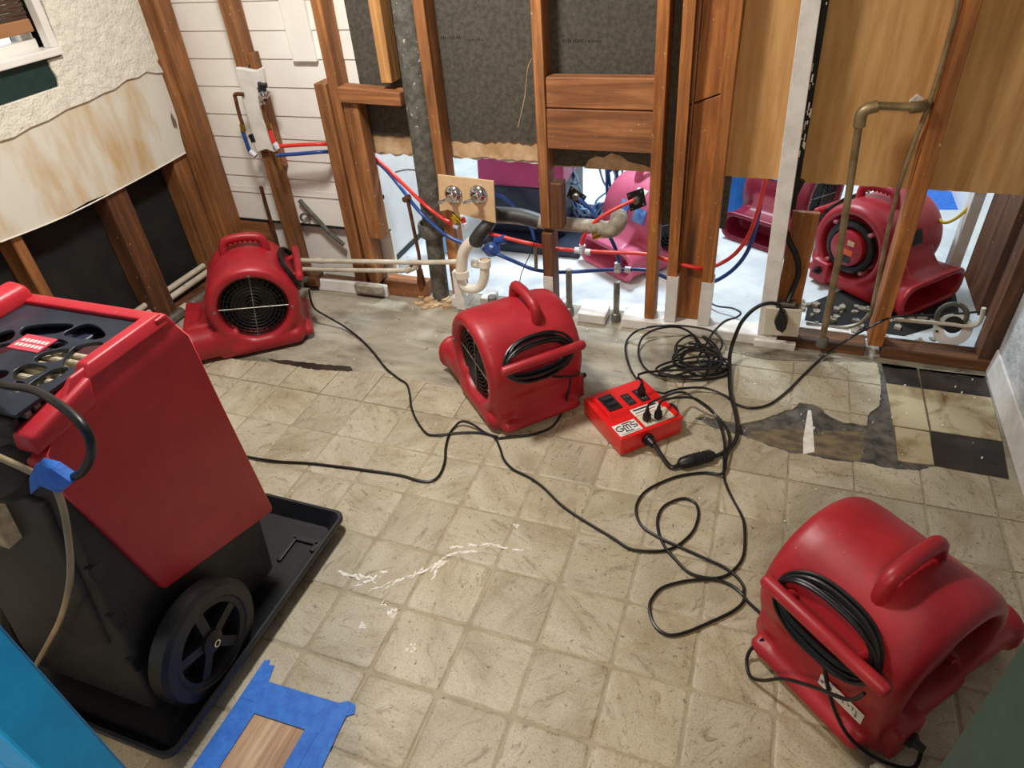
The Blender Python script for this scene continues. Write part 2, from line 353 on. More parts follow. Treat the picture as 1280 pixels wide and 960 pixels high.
def full_tile():
    a, b, c = TX / 2 - JO, TY / 2 - JO, .012
    def ring(k, z): return [(a - k, b - k - c, z), (a - k - c * .3, b - k - c * .3, z), (a - k - c, b - k, z), (-a + k + c, b - k, z), (-a + k + c * .3, b - k - c * .3, z), (-a + k, b - k - c, z), (-a + k, -b + k + c, z), (-a + k + c * .3, -b + k + c * .3, z), (-a + k + c, -b + k, z), (a - k - c, -b + k, z), (a - k - c * .3, -b + k + c * .3, z), (a - k, -b + k + c, z)]
    mb = MB(); n = 12
    mb.add(ring(0, -.003) + ring(.003, -.0006) + ring(.007, 0), [tuple(range(2 * n, 3 * n))] + [(r * n + i, r * n + (i + 1) % n, (r + 1) * n + (i + 1) % n, (r + 1) * n + i) for r in (0, 1) for i in range(n)])
    return mb
for i in range(-9, 10):
    for j in range(-5, 9):
        x0, y0 = i * TX, j * TY
        parts_ = [q for q in (clip(t, x0 + JO, y0 + JO, x0 + TX - JO, y0 + TY - JO) for t in TRI) if len(q) > 2 and parea(q) > 1e-7]
        ar = sum(parea(q) for q in parts_)
        if ar < .0006: continue
        if ar > .985 * (TX - 2 * JO) * (TY - 2 * JO):
            if tm is None:
                o = full_tile().build('tile', m_tile, floor, smooth=True, local=True, angle=60); tm = o.data
            else:
                o = bpy.data.objects.new('tile', tm); COL.objects.link(o); o.parent = floor
            o.location = (x0 + TX / 2, y0 + TY / 2, 0)
        else:
            bm = bmesh.new()
            for q in parts_:
                try: bm.faces.new([bm.verts.new((p[0], p[1], 0)) for p in q])
                except ValueError: pass
            bmesh.ops.remove_doubles(bm, verts=bm.verts, dist=.0004)
            for f in bm.faces:
                if f.normal.z < 0: f.normal_flip()
            bmesh.ops.dissolve_limit(bm, angle_limit=.02, verts=bm.verts, edges=bm.edges)
            ex = bmesh.ops.extrude_face_region(bm, geom=bm.faces[:])
            for v in ex['geom']:
                if isinstance(v, bmesh.types.BMVert): v.co.z = -.003
            bmesh.ops.recalc_face_normals(bm, faces=bm.faces)
            me = bpy.data.meshes.new('tile'); bm.to_mesh(me); bm.free(); me.materials.append(m_tile)
            o = bpy.data.objects.new('tile', me); COL.objects.link(o); o.parent = floor
for p in PIECES: MB().sheet(p, -.0055, 0).build('tile', m_tile_stained, floor, bevel=.001, seg=1)
# exposed layers where the vinyl is torn away
MB().sheet(jag(xy([(0.847,1.285,-0.004),(0.897,1.303,-0.004),(1.040,1.303,-0.004),(1.187,1.424,-0.004),(1.228,1.475,-0.004),(1.284,1.474,-0.004),(1.352,1.396,-0.004),(1.444,1.393,-0.004),(1.441,1.443,-0.004),(1.491,1.529,-0.004),(1.501,1.729,-0.004),(1.519,1.790,-0.004),(1.547,1.780,-0.004),(1.543,1.592,-0.004),(1.550,1.359,-0.004),(1.554,1.217,-0.004),(1.641,1.218,-0.004),(1.637,1.178,-0.004),(1.505,1.133,-0.004),(1.434,1.140,-0.004),(1.336,1.125,-0.004),(1.198,1.126,-0.004),(1.051,1.170,-0.004),(0.924,1.198,-0.004)]), .004), -.006, -.0045).build('mastic_strip', m_mastic, floor)
MB().sheet(jag(xy([(1.068,1.228,-0.004),(1.192,1.284,-0.004),(1.285,1.287,-0.004),(1.442,1.338,-0.004),(1.437,1.217,-0.004),(1.423,1.173,-0.004),(1.336,1.161,-0.004),(1.196,1.167,-0.004),(1.076,1.186,-0.004)]), .004), -.0046, -.0038).build('bare_underlay', m_brownply, floor)
MB().sheet(xy([(1.257,1.404,-0.004),(1.268,1.407,-0.004),(1.274,1.329,-0.004),(1.281,1.178,-0.004),(1.245,1.156,-0.004),(1.244,1.240,-0.004)]), -.0040, -.003).build('paint_drip', m_smear, floor)
for p in ([(1.524,1.780,-0.004),(1.648,1.778,-0.004),(1.650,1.651,-0.004),(1.533,1.652,-0.004)], [(1.656,1.774,-0.004),(1.880,1.783,-0.004),(1.880,1.651,-0.004),(1.655,1.647,-0.004)], [(1.655,1.392,-0.004),(1.872,1.395,-0.004),(1.858,1.210,-0.004),(1.650,1.212,-0.004)]):
    MB().sheet(xy(p), -.006, -.0035).build('black_mastic_square', m_mastic_blk, floor)
MB().sheet(xy([(1.519,1.790,-0.004),(1.882,1.784,-0.004),(1.859,1.203,-0.004),(1.808,1.188,-0.004),(1.639,1.194,-0.004),(1.621,1.378,-0.004),(1.527,1.397,-0.004)]), -.0062, -.0052).build('stained_underlay', m_brownply, floor)
MB().sheet(jag(xy([(1.000,1.805,-0.005),(1.221,1.835,-0.005),(1.492,1.819,-0.005),(1.897,1.810,-0.005),(1.901,1.769,-0.005),(1.517,1.757,-0.005),(1.343,1.747,-0.005),(1.102,1.698,-0.005),(0.959,1.721,-0.005)]), .004), -.006, -.0035).build('damp_wood_strip', m_dirt, floor)
MB().sheet(jag(xy([(-0.972,1.180,-0.004),(-0.857,1.197,-0.004),(-0.719,1.206,-0.004),(-0.577,1.224,-0.004),(-0.551,1.200,-0.004),(-0.631,1.162,-0.004),(-0.741,1.146,-0.004),(-0.867,1.150,-0.004)]), .003), -.006, -.004).build('torn_gap', m_mastic_blk, floor)
# dried paint smears and chips
def smear(px, w):
    P = [Vector(p) for p in px]; mb = MB(); k = 0
    for i in range(len(P) - 1):
        n = max(2, int((P[i + 1] - P[i]).length / .005))
        for j in range(n):
            p = P[i].lerp(P[i + 1], j / n); d = (P[i + 1] - P[i]).normalized(); nr = Vector((-d.y, d.x, 0)); k += 1
            if random.random() < .18: continue
            c = p + nr * random.gauss(0, w * .55); L = random.uniform(.005, .017); h = random.uniform(.0010, .0046); u = (d + nr * random.uniform(-.7, .7)).normalized(); q = Vector((-u.y, u.x, 0)); z = .0006 + .0009 * random.random()
            mb.sheet([(c + u * L)[:2], (c + q * h + u * L * .3)[:2], (c + q * h * .8 - u * L * .5)[:2], (c - u * L)[:2], (c - q * h)[:2], (c - q * h * .7 + u * L * .6)[:2]], 0, z)
    tag(mb.build('paint_smear', m_smear, floor), kind='stuff')
smear([(-0.047,0.260,-0.000),(-0.022,0.255,0.000),(0.002,0.257,0.000),(0.031,0.259,0.000),(0.057,0.261,0.000),(0.081,0.256,0.000)], .006)
smear([(0.029,0.229,-0.000),(0.049,0.247,0.000),(0.066,0.264,0.000),(0.079,0.286,0.000),(0.097,0.297,0.000)], .009)
smear([(0.075,0.228,0.000),(0.100,0.242,0.000),(0.122,0.260,0.000),(0.144,0.278,0.000),(0.165,0.300,0.000),(0.185,0.324,0.000),(0.201,0.347,0.000)], .009)
smear([(0.182,0.320,0.000),(0.210,0.343,0.000),(0.232,0.371,-0.000),(0.245,0.390,0.000)], .007)
smear([(0.224,0.372,-0.000),(0.241,0.399,0.000),(0.263,0.421,0.000),(0.289,0.435,0.000),(0.326,0.449,0.000)], .006)
smear([(0.234,0.438,0.000),(0.263,0.447,0.000),(0.289,0.461,0.000),(0.316,0.472,0.000)], .005)
smear([(0.334,0.474,0.000),(0.362,0.486,0.000),(0.391,0.485,0.000),(0.419,0.486,0.000)], .005)
smear([(0.433,0.484,0.000),(0.446,0.491,-0.000),(0.464,0.490,0.000)], .008)
smear([(0.238,0.318,-0.000),(0.237,0.348,0.000),(0.242,0.377,0.000)], .003)
for px, r in (([(0.174,0.177,0.000)], .014), ([(0.141,0.200,0.000)], .008), ([(0.277,0.097,0.000)], .013), ([(0.118,0.114,0.000)], .010), ([(0.407,0.579,0.000)], .008)):
    x, y, _ = px[0]; mb = MB()
    for k in range(11): mb.sheet(blob(x + random.uniform(-r, r), y + random.uniform(-r, r), r * random.uniform(.15, .45)), 0, .0006 + .0008 * random.random())
    tag(mb.build('paint_splat', m_smear, floor), kind='stuff')
mb = MB()
for k in range(170):
    x = random.uniform(-1.2, 1.85); y = 1.75 - abs(random.gauss(0, .55)); r = random.uniform(.001, .0034)
    mb.sheet(blob(x, y, r, 5), 0 if y < 1.15 else -.006, .003)
tag(mb.build('plaster_crumbs', m_chip), 'tiny white plaster crumbs scattered over the tile floor', 'debris', kind='stuff')
# ============================================================= BACK WALL (studs, sheets, plates)
wb = wall_empty('wall_back', (0, 1.82, 0))
ZT = 2.30
def stud(xt, xb, w, z0, z1, mat, y0=1.82, y1=1.91, name='stud', parent=None, bevel=.002, zr=1.28):
    f = lambda z: xb + (xt - xb) * z / zr
    a, b = f(z0), f(z1)
    return MB().hexa([(a, y0, z0), (a + w, y0, z0), (a + w, y1, z0), (a, y1, z0)], [(b, y0, z1), (b + w, y0, z1), (b + w, y1, z1), (b, y1, z1)]).build(name, mat, parent or wb, bevel=bevel, seg=1)
stud(-1.668, -1.678, .074, .0, ZT, m_stud, 1.80)                              # corner post
stud(-1.593, -1.603, .028, .0, ZT, m_stud, 1.818)
stud(-1.238, -1.245, .045, .0, .70, m_stud); stud(-1.238, -1.245, .045, 1.055, ZT, m_stud)
stud(-1.21, -1.22, .038, .6, 1.1, m_stud, 1.86)
stud(-.795, -.80, .045, 0.05, ZT, m_stud)
stud(-.862, -.882, .06, .05, .992, m_stud, name='sister_stud'); stud(-.742, -.748, .07, .302, .955, m_stud, 1.82, 1.89, name='sister_stud')
stud(-.538, -.55, .05, 1.0, ZT, m_stud_new, 1.82, 1.90, name='hanging_stud')
MB().hexa([(-.742, 1.80, .925), (-.455, 1.80, .915), (-.455, 1.88, .915), (-.742, 1.88, .925)], [(-.742, 1.80, .985), (-.455, 1.80, .968), (-.455, 1.88, .968), (-.742, 1.88, .985)]).build('blocking', m_board_x, wb, bevel=.003, seg=1)
stud(-.352, -.347, .046, .03, ZT, m_stud)
stud(.110, .115, .040, .43, ZT, m_stud); 
s5 = stud(.113, .115, .046, .02, .405, m_stud_dark)
MB().box((.1145, 1.816, .02), (.1585, 1.83, .20)).build('painted_end', m_white_paint, s5)
MB().box((.166, 1.80, .44), (.216, 1.86, .635)).build('pipe_block', m_stud_dark, wb, bevel=.003, seg=1)
stud(.556, .572, .042, .046, ZT, m_stud_or)
for xt, xb in ((.640, .660), (.787, .801)):
    s_ = stud(xt, xb, .042, .046, ZT, m_stud_or)
    MB().box((xb - .002, 1.817, .046), (xb + .045, 1.90, .262 if xt < .7 else .25)).build('painted_end', m_white_paint, s_)
MB().hexa([(.700, 1.862, .046), (.802, 1.862, .046), (.802, 1.885, .046), (.700, 1.885, .046)], [(.682, 1.862, .93), (.800, 1.862, .975), (.800, 1.885, .975), (.682, 1.885, .93)]).build('filler_board', m_stud_or, wb, bevel=.002, seg=1)
MB().hexa([(.682, 1.862, .936), (.800, 1.862, .981), (.800, 1.885, .981), (.682, 1.885, .936)], [(.680, 1.862, ZT), (.79, 1.862, ZT), (.79, 1.885, ZT), (.680, 1.885, ZT)]).build('filler_board', m_stud_or, wb, bevel=.002, seg=1)
stud(.694, .70, .006, .27, ZT, m_stud_dark, 1.83, 1.90, name='furring_strip')
stud(1.003, 1.048, .058, .045, ZT, m_white_paint, 1.80, 1.90, name='painted_stud')
stud(1.064, 1.098, .020, .58, ZT, m_tar, 1.83, 1.895, name='tar_strip')
sp = MB()
for k in range(20):
    z = random.choice((random.gauss(1.0, .06), random.gauss(.86, .05), random.uniform(.62, 1.3))); x = 1.064 + (1.098 - 1.064) * (1 - z / 1.28) + random.uniform(.0, .016); sp.box((x, 1.827, z), (x + random.uniform(.002, .005), 1.832, z + random.uniform(.004, .03)))
sp.build('paint_fleck', m_chip, wb)
MB().box((1.098, 1.86, .17), (1.192, 1.885, .56)).build('backing_board', m_stud_or, wb, bevel=.002, seg=1)
stud(1.447, 1.466, .052, .045, ZT, m_stud_or)
stud(1.842, 1.848, .052, .04, ZT, m_stud_dark)
# horizontal fire blocks
MB().box((.155, 1.826, .921), (.572, 1.885, 1.030)).build('blocking', m_board_x, wb, bevel=.003, seg=1)
MB().box((.155, 1.822, .766), (.572, 1.885, .917)).build('blocking', m_board_x, wb, bevel=.003, seg=1)
# sheets behind the studs (torn lower edges)
def ragged(x0, x1, z, amp, step=.02):
    out = []; x = x0
    while x < x1: out.append((x, z + random.uniform(-amp, amp))); x += random.uniform(.5, 1.5) * step
    out.append((x1, z)); return out
def sheet_back(name, x0, x1, z, mat, y0, y1, amp=.004, top=ZT):
    return MB().prism(ragged(x0, x1, z, amp) + [(x1, top), (x0, top)], 'y', y0, y1).build(name, mat, wb)
sheet_back('black_paper_sheet', -.70, -.34, .757, m_black_paper, 1.912, 1.916)
sheet_back('black_paper_sheet', -.33, .13, .752, m_black_paper, 1.912, 1.916, .008)
sheet_back('black_paper_sheet', .13, .60, .668, m_black_paper, 1.912, 1.916, .003)
sheet_back('black_paper_sheet', .595, .86, .45, m_black_paper, 1.912, 1.916, .003)
sheet_back('torn_drywall_strip', -.70, .13, .680, m_kraft_torn, 1.917, 1.923, .007, .80)
sheet_back('torn_drywall_strip', .13, .58, .664, m_kraft_torn, 1.918, 1.924, .003, .76)
MB().prism([(.30, .70), (.33, .715), (.36, .711), (.39, .73), (.43, .722), (.46, .70), (.52, .69), (.575, .672), (.575, .664), (.28, .664)], 'y', 1.909, 1.913).build('torn_paper_flap', m_kraft_torn, wb)
sheet_back('drywall_core', -.70, .86, .672, m_gypsum, 1.924, 1.934, .008)
sheet_back('kraft_sheet', .832, 1.08, .666, m_kraft, 1.900, 1.906, .003)
sheet_back('kraft_sheet', 1.08, 1.92, .660, m_kraft, 1.9001, 1.906, .0015)
sheet_back('drywall_core', .86, 1.92, .664, m_gypsum, 1.907, 1.924, .002)
# faded mirrored print on the black paper, too worn to read
mb = MB()
for x0, n, z, h in ((-.295, 9, 1.143, .012), (-.19, 8, 1.138, .006), (.20, 9, 1.130, .014), (.285, 7, 1.132, .008)):
    for k in range(n): mb.box((x0 + k * .0095, 1.9112, z + random.uniform(-.001, .001)), (x0 + k * .0095 + random.uniform(.003, .007), 1.9122, z + h * random.uniform(.6, 1)))
mb.build('faded_print', m_inkfaint, wb)
# white lap siding of the left bay
ZS = [.300, .443, .530, .62, .722, .826, .95, 1.067, 1.179, 1.29, 1.40, 1.52, 1.64, 1.76, 1.88, 2.0, 2.15, 2.30]
for z0, z1 in zip(ZS[:-1], ZS[1:]):
    MB().hexa([(-1.63, 1.912, z0), (-.70, 1.912, z0), (-.70, 1.94, z0), (-1.63, 1.94, z0)], [(-1.63, 1.917, z1 + .001), (-.70, 1.917, z1 + .001), (-.70, 1.94, z1 + .001), (-1.63, 1.94, z1 + .001)]).build('siding_board', m_siding, wb, bevel=.0015, seg=1)
MB().box((-1.63, 1.913, .455), (-.70, 1.945, .475)).build('siding_edge', m_siding, wb)
MB().box((-1.0, 1.895, 1.06), (-.88, 1.915, 1.40)).build('siding_patch', m_siding, wb, bevel=.004)
MB().box((-1.60, 1.907, .290), (-.70, 1.945, .299)).build('bottom_rail', m_tar, wb)
MB().box((-1.60, 1.90, .10), (-1.40, 1.93, .285)).build('sheathing_board', m_board_x, wb)
MB().box((-1.45, 1.935, .0), (-.70, 1.95, .285)).build('lower_white_panel', m_siding, wb)
# bottom plates
def plate(x0, x1, z1, mat, y0=1.81, y1=1.905, z0=-.006, name='bottom_plate'):
    MB().box((x0, y0, z0), (x1, y1, z1)).build(name, mat, wb, bevel=.004, seg=1)
plate(-1.66, -1.13, .045, m_stud_dark); plate(-.72, -.50, .075, m_board_x, 1.83)
plate(-1.12, -.72, .03, m_stud_dark, 1.83)
plate(-.345, -.275, .05, m_white_paint, 1.79); plate(-.205, -.145, .05, m_white_paint); plate(-.06, .20, .05, m_white_paint)
plate(.275, .402, .042, m_white_paint, 1.80); plate(.475, 1.125, .042, m_white_paint, 1.80)
plate(1.13, 1.46, .04, m_plate_dark, 1.815); plate(1.52, 1.90, .045, m_plate_dark, 1.815)
MB().box((1.04, 1.785, -.006), (1.20, 1.81, .028)).build('painted_strip', m_white_paint, wb, bevel=.003, seg=1)
MB().hexa([(-1.10, 1.79, -.005), (-.70, 1.80, -.005), (-.70, 1.825, -.005), (-1.10, 1.825, -.005)], [(-1.10, 1.80, .05), (-.70, 1.81, .05), (-.70, 1.82, .06), (-1.10, 1.82, .06)]).build('painted_scrap', m_white_paint, wb, bevel=.003, seg=1)
MB().box((-.865, 1.77, .02), (-.71, 1.80, .066)).build('painted_scrap', m_dustpipe, wb, bevel=.006, seg=2)
MB().box((1.20, 1.90, .022), (1.40, 1.93, .045)).build('painted_scrap', m_white_paint, wb)
# ============================================================= LEFT WALL
wl = wall_empty('wall_left', (-1.65, 1.0, 0))
MB().box((-1.80, -1.2, -.006), (-1.762, 1.95, 2.3)).build('tar_paper', m_tar, wl)
def lstud(y0, y1, mat, z1=.72): return MB().box((-1.758, y0, .03), (-1.662, y1, z1)).build('stud', mat, wl, bevel=.003, seg=1)
lstud(1.285, 1.40, m_stud_dark); lstud(.83, .875, m_stud); lstud(.42, .465, m_stud); lstud(1.70, 1.79, m_stud)
MB().box((-1.76, -1.2, -.006), (-1.66, 1.80, .035)).build('bottom_plate', m_stud_dark, wl)
DW = yz([(-1.645,0.782,0.684),(-1.645,0.881,0.677),(-1.645,1.041,0.666),(-1.645,1.186,0.674),(-1.645,1.312,0.667),(-1.645,1.452,0.671),(-1.645,1.603,0.675),(-1.645,1.778,0.683),(-1.645,1.783,0.756),(-1.645,1.798,0.826),(-1.645,1.801,0.924),(-1.645,1.815,1.038),(-1.645,1.668,1.071),(-1.645,1.446,1.067),(-1.645,1.206,1.057),(-1.645,0.985,1.034)])
MB().prism([(-1.0, DW[0][1])] + DW + [(-1.0, DW[-1][1])], 'x', -1.658, -1.645).build('bared_drywall', m_drypaper, wl)
mb = MB().tube([(-1.644,0.780,0.682),(-1.644,1.039,0.664),(-1.644,1.309,0.664),(-1.644,1.601,0.672),(-1.644,1.776,0.680)], .003, 6).build('cut_edge', m_chip, wl)
PL = yz([(-1.638,1.850,1.312),(-1.638,1.838,1.246),(-1.638,1.821,1.177),(-1.638,1.826,1.121),(-1.638,1.792,1.076),(-1.638,1.808,1.029),(-1.638,1.766,1.036),(-1.638,1.713,1.055),(-1.638,1.656,1.045),(-1.638,1.594,1.050),(-1.638,1.517,1.031),(-1.638,1.456,1.031),(-1.638,1.381,1.022),(-1.638,1.265,1.020),(-1.638,1.178,1.006),(-1.638,1.087,1.003),(-1.638,1.014,0.991),(-1.638,0.957,0.994)]) + [(-1.0, .93)]
PL2 = [(-1.0, 1.035)] + yz([(-1.638,1.018,1.100),(-1.638,1.119,1.101),(-1.638,1.277,1.103),(-1.638,1.285,1.130),(-1.638,1.280,1.160),(-1.638,1.279,1.197),(-1.638,1.342,1.198),(-1.638,1.351,1.285),(-1.638,1.358,1.385)])
yl, zl = PL2[-1]; y0_, z0_ = PL[0]
MB().prism(PL + PL2 + [(yl, 2.3), (y0_, 2.3)], 'x', -1.656, -1.634).build('plaster_layer', m_plaster, wl, bevel=.003, seg=1)
GP = yz([(-1.650,1.033,1.109),(-1.650,1.313,1.106),(-1.650,1.332,1.194),(-1.650,1.307,1.227)]); 
MB().box((-1.657, -1.0, min(p[1] for p in GP) - .05), (-1.645, max(p[0] for p in GP) + .01, 1.2)).build('green_painted_panel', m_green, wl)
# window
w1 = wall_empty('window_1', (-1.64, 1.0, 1.1))
ZW = 1.238; YW = 1.285
MB().box((-1.70, -.9, ZW - .032), (-1.612, YW + .052, ZW - .004)).build('window_sill', m_white, w1, bevel=.004)
MB().box((-1.66, YW + .018, ZW - .004), (-1.620, YW + .05, 2.1)).build('window_casing', m_white, w1, bevel=.003)
MB().box((-1.78, -.9, ZW - .012), (-1.70, YW + .03, ZW + .028)).build('sash_rail', m_white, w1, bevel=.003)
MB().box((-1.77, YW - .02, ZW + .02), (-1.71, YW + .03, 2.1)).build('sash_stile', m_white, w1, bevel=.003)
MB().box((-1.748, -.9, ZW + .02), (-1.742, YW - .04, 2.1)).build('pane', m_glow, w1)
bl = thing('woven_blind', 'woven dark brown window blind with a tan bottom rail above the white sill', 'blind', (-1.67, 1.0, 1.26))
MB().box((-1.682, -.85, 1.292), (-1.662, YW + .012, 1.336)).build('bottom_rail', m_rail, bl, bevel=.005)
for k in range(46):
    z = 1.337 + k * .0135
    MB().box((-1.680 + .004 * (k % 2), -.85, z), (-1.668 + .004 * (k % 2), YW + .010, z + .0115)).build('slat', m_blind, bl)
# ============================================================= RIGHT WALL, FRONT, CEILING
wr = struct(MB().box((1.902, -2.2, -.006), (2.0, 1.86, 2.3)).build('wall_right', m_wallR))
struct(MB().hexa([(1.872, -1.0, -.004), (1.902, -1.0, -.004), (1.902, 1.815, -.004), (1.886, 1.815, -.004)], [(1.882, -1.0, .10), (1.902, -1.0, .10), (1.902, 1.815, .10), (1.893, 1.815, .10)]).build('baseboard_right', m_white_paint, bevel=.003))
struct(MB().box((-2.0, -2.3, 2.36), (2.2, 4.9, 2.44)).build('ceiling', m_white))
wf = struct(MB().box((-1.80, -2.3, -.006), (2.0, -2.2, 2.36)).build('wall_front', m_white))
# near panels that frame the doorway
gp = thing('green_cabinet', 'dark green painted cabinet side at the bottom right corner of the view', 'cabinet', (1.55, -.45, -.003))
MB().box((1.268, -.62, -.003), (1.88, -.28, 2.28)).build('side_panel', m_green2, gp, bevel=.004)
bp = thing('blue_partition', 'bright blue painted partition edge at the bottom left corner of the view', 'partition', (.2, -.65, -.003))
BX, BY = .460, -.60
MB().box((.08, BY - .05, .0), (BX - .075, BY - .006, 2.1)).build('door_leaf', m_blue, bp, bevel=.002)
MB().box((BX - .072, BY - .05, 0), (BX, BY, 2.1)).build('edge_stile', m_blue, bp, bevel=.003)
# ============================================================= NEXT ROOM
struct(MB().box((-2.0, 1.94, -.08), (2.2, 4.8, -.004)).build('floor', m_nfloor))
wfar = struct(MB().box((-2.0, 4.5, -.004), (2.2, 4.6, 2.36)).build('wall_far', m_white))
struct(MB().box((-2.0, 1.95, -.004), (-1.9, 4.5, 2.36)).build('wall_left', m_white))
struct(MB().box((2.0, 1.95, -.004), (2.1, 4.5, 2.36)).build('wall_right', m_white))
# ============================================================= AIR MOVERS
m_dustpink = M('dusty_pink_plastic', (170, 96, 100), None, .6)
CY, CZ, RD = -.012, .218, .194
def loft_body():
    mb = MB(); c = (0, CY, CZ)
    mb.lathe([(-.10, 0), (-.10, .138), (-.155, .142), (-.176, .147), (-.185, .158), (-.182, .180), (-.162, .194), (-.12, .198), (.14, .196), (.172, .189), (.188, .176), (.192, .158), (.184, .145), (.10, .136), (.10, 0)], c, (1, 0, 0), 48)
    mb.prism([(-.175, .16), (-.2, .08), (-.19, .004), (.16, .004), (.16, .15), (.30, .150), (.24, .165), (.17, .25), (0, .2)], 'x', -.095, .095)
    mb.prism([(-.192, .20), (-.197, .10), (-.178, .012), (-.10, .004), (-.10, .085), (-.163, .19)], 'x', -.165, .180)
    mb.prism([(.05, .004), (.18, .004), (.18, .142), (.16, .138), (.125, .085)], 'x', -.178, .178)
    bm = bmesh.new(); bmesh.ops.create_cube(bm, size=1)
    for v in bm.verts: v.co = Vector((v.co.x * .385, v.co.y * .32 - .02, v.co.z * .074 + .041))
    bmesh.ops.bevel(bm, geom=bm.edges, offset=.03, segments=4, affect='EDGES', profile=.5)
    mb.add([v.co[:] for v in bm.verts], [[v.index for v in f.verts] for f in bm.faces] if not bm.verts.index_update() else []); bm.free()
    # outlet duct walls, open at +y
    def rrr(w, h, r, y):
        out = []
        for cx, cz, a0 in ((w - r, h - r, 0), (-w + r, h - r, 90), (-w + r, -h + r, 180), (w - r, -h + r, 270)):
            for k in range(7): q = math.radians(a0 + 15 * k); out.append((cx + r * math.cos(q), y, .076 + cz + r * math.sin(q)))
        return out
    rings = [rrr(.182, .066, .055, .08), rrr(.188, .071, .06, .18), rrr(.190, .072, .06, .285), rrr(.204, .078, .064, .297), rrr(.204, .078, .064, .312), rrr(.174, .052, .045, .312), rrr(.166, .048, .042, .19)]
    n = 28; mb.add([p for r in rings for p in r], [(q * n + i, q * n + (i + 1) % n, (q + 1) * n + (i + 1) % n, (q + 1) * n + i) for q in range(6) for i in range(n)] + [tuple(range(n))[::-1], tuple(6 * n + i for i in range(n))])
    mb.lathe([(0, 0), (.006, .018), (.02, .024), (.305, .024), (.319, .018), (.325, 0)], (-.16, -.203, .036), (1, 0, 0), 14)
    mb.box((.10, -.165, .012), (.212, -.07, .115))
    me = bpy.data.meshes.new('t'); me.from_pydata(mb.v, [], mb.f); 
    b2 = bmesh.new(); b2.from_mesh(me); bmesh.ops.remove_doubles(b2, verts=b2.verts, dist=1e-6); bmesh.ops.recalc_face_normals(b2, faces=b2.faces); b2.to_mesh(me); b2.free()
    o = bpy.data.objects.new('t', me); COL.objects.link(o)
    r = o.modifiers.new('r', 'REMESH'); r.mode = 'VOXEL'; r.voxel_size = .0075; r.use_smooth_shade = True
    s = o.modifiers.new('s', 'SMOOTH'); s.factor = .5; s.iterations = 7
    dg = bpy.context.evaluated_depsgraph_get(); out = bpy.data.meshes.new_from_object(o.evaluated_get(dg))
    bpy.data.objects.remove(o); out.name = 'housing'
    for p in out.polygons: p.use_smooth = True
    return out
HOUSING = loft_body()
A0 = math.radians(158)          # where the cord bar sits on the drum
def drum(ang, r, x): return (x, CY + r * math.cos(ang), CZ + r * math.sin(ang))
def cord_loops(seed, n=9):
    rnd = random.Random(seed); mb = MB()
    for k in range(n):
        a = .116 + .020 * rnd.random(); b = .046 + .040 * rnd.random(); dx = rnd.uniform(-.006, .006); da = rnd.uniform(-.03, .03); ph = rnd.uniform(0, .5)
        pts = []
        for i in range(26):
            t = 2 * math.pi * i / 26 + ph
            pts.append(drum(A0 + da + b / .21 * math.sin(t), .203 + .006 * (k % 3) + .003 * rnd.random(), dx + a * math.copysign(abs(math.cos(t)) ** .8, math.cos(t))))
        mb.tube(pts, .0048, 7, 2, True)
    return mb
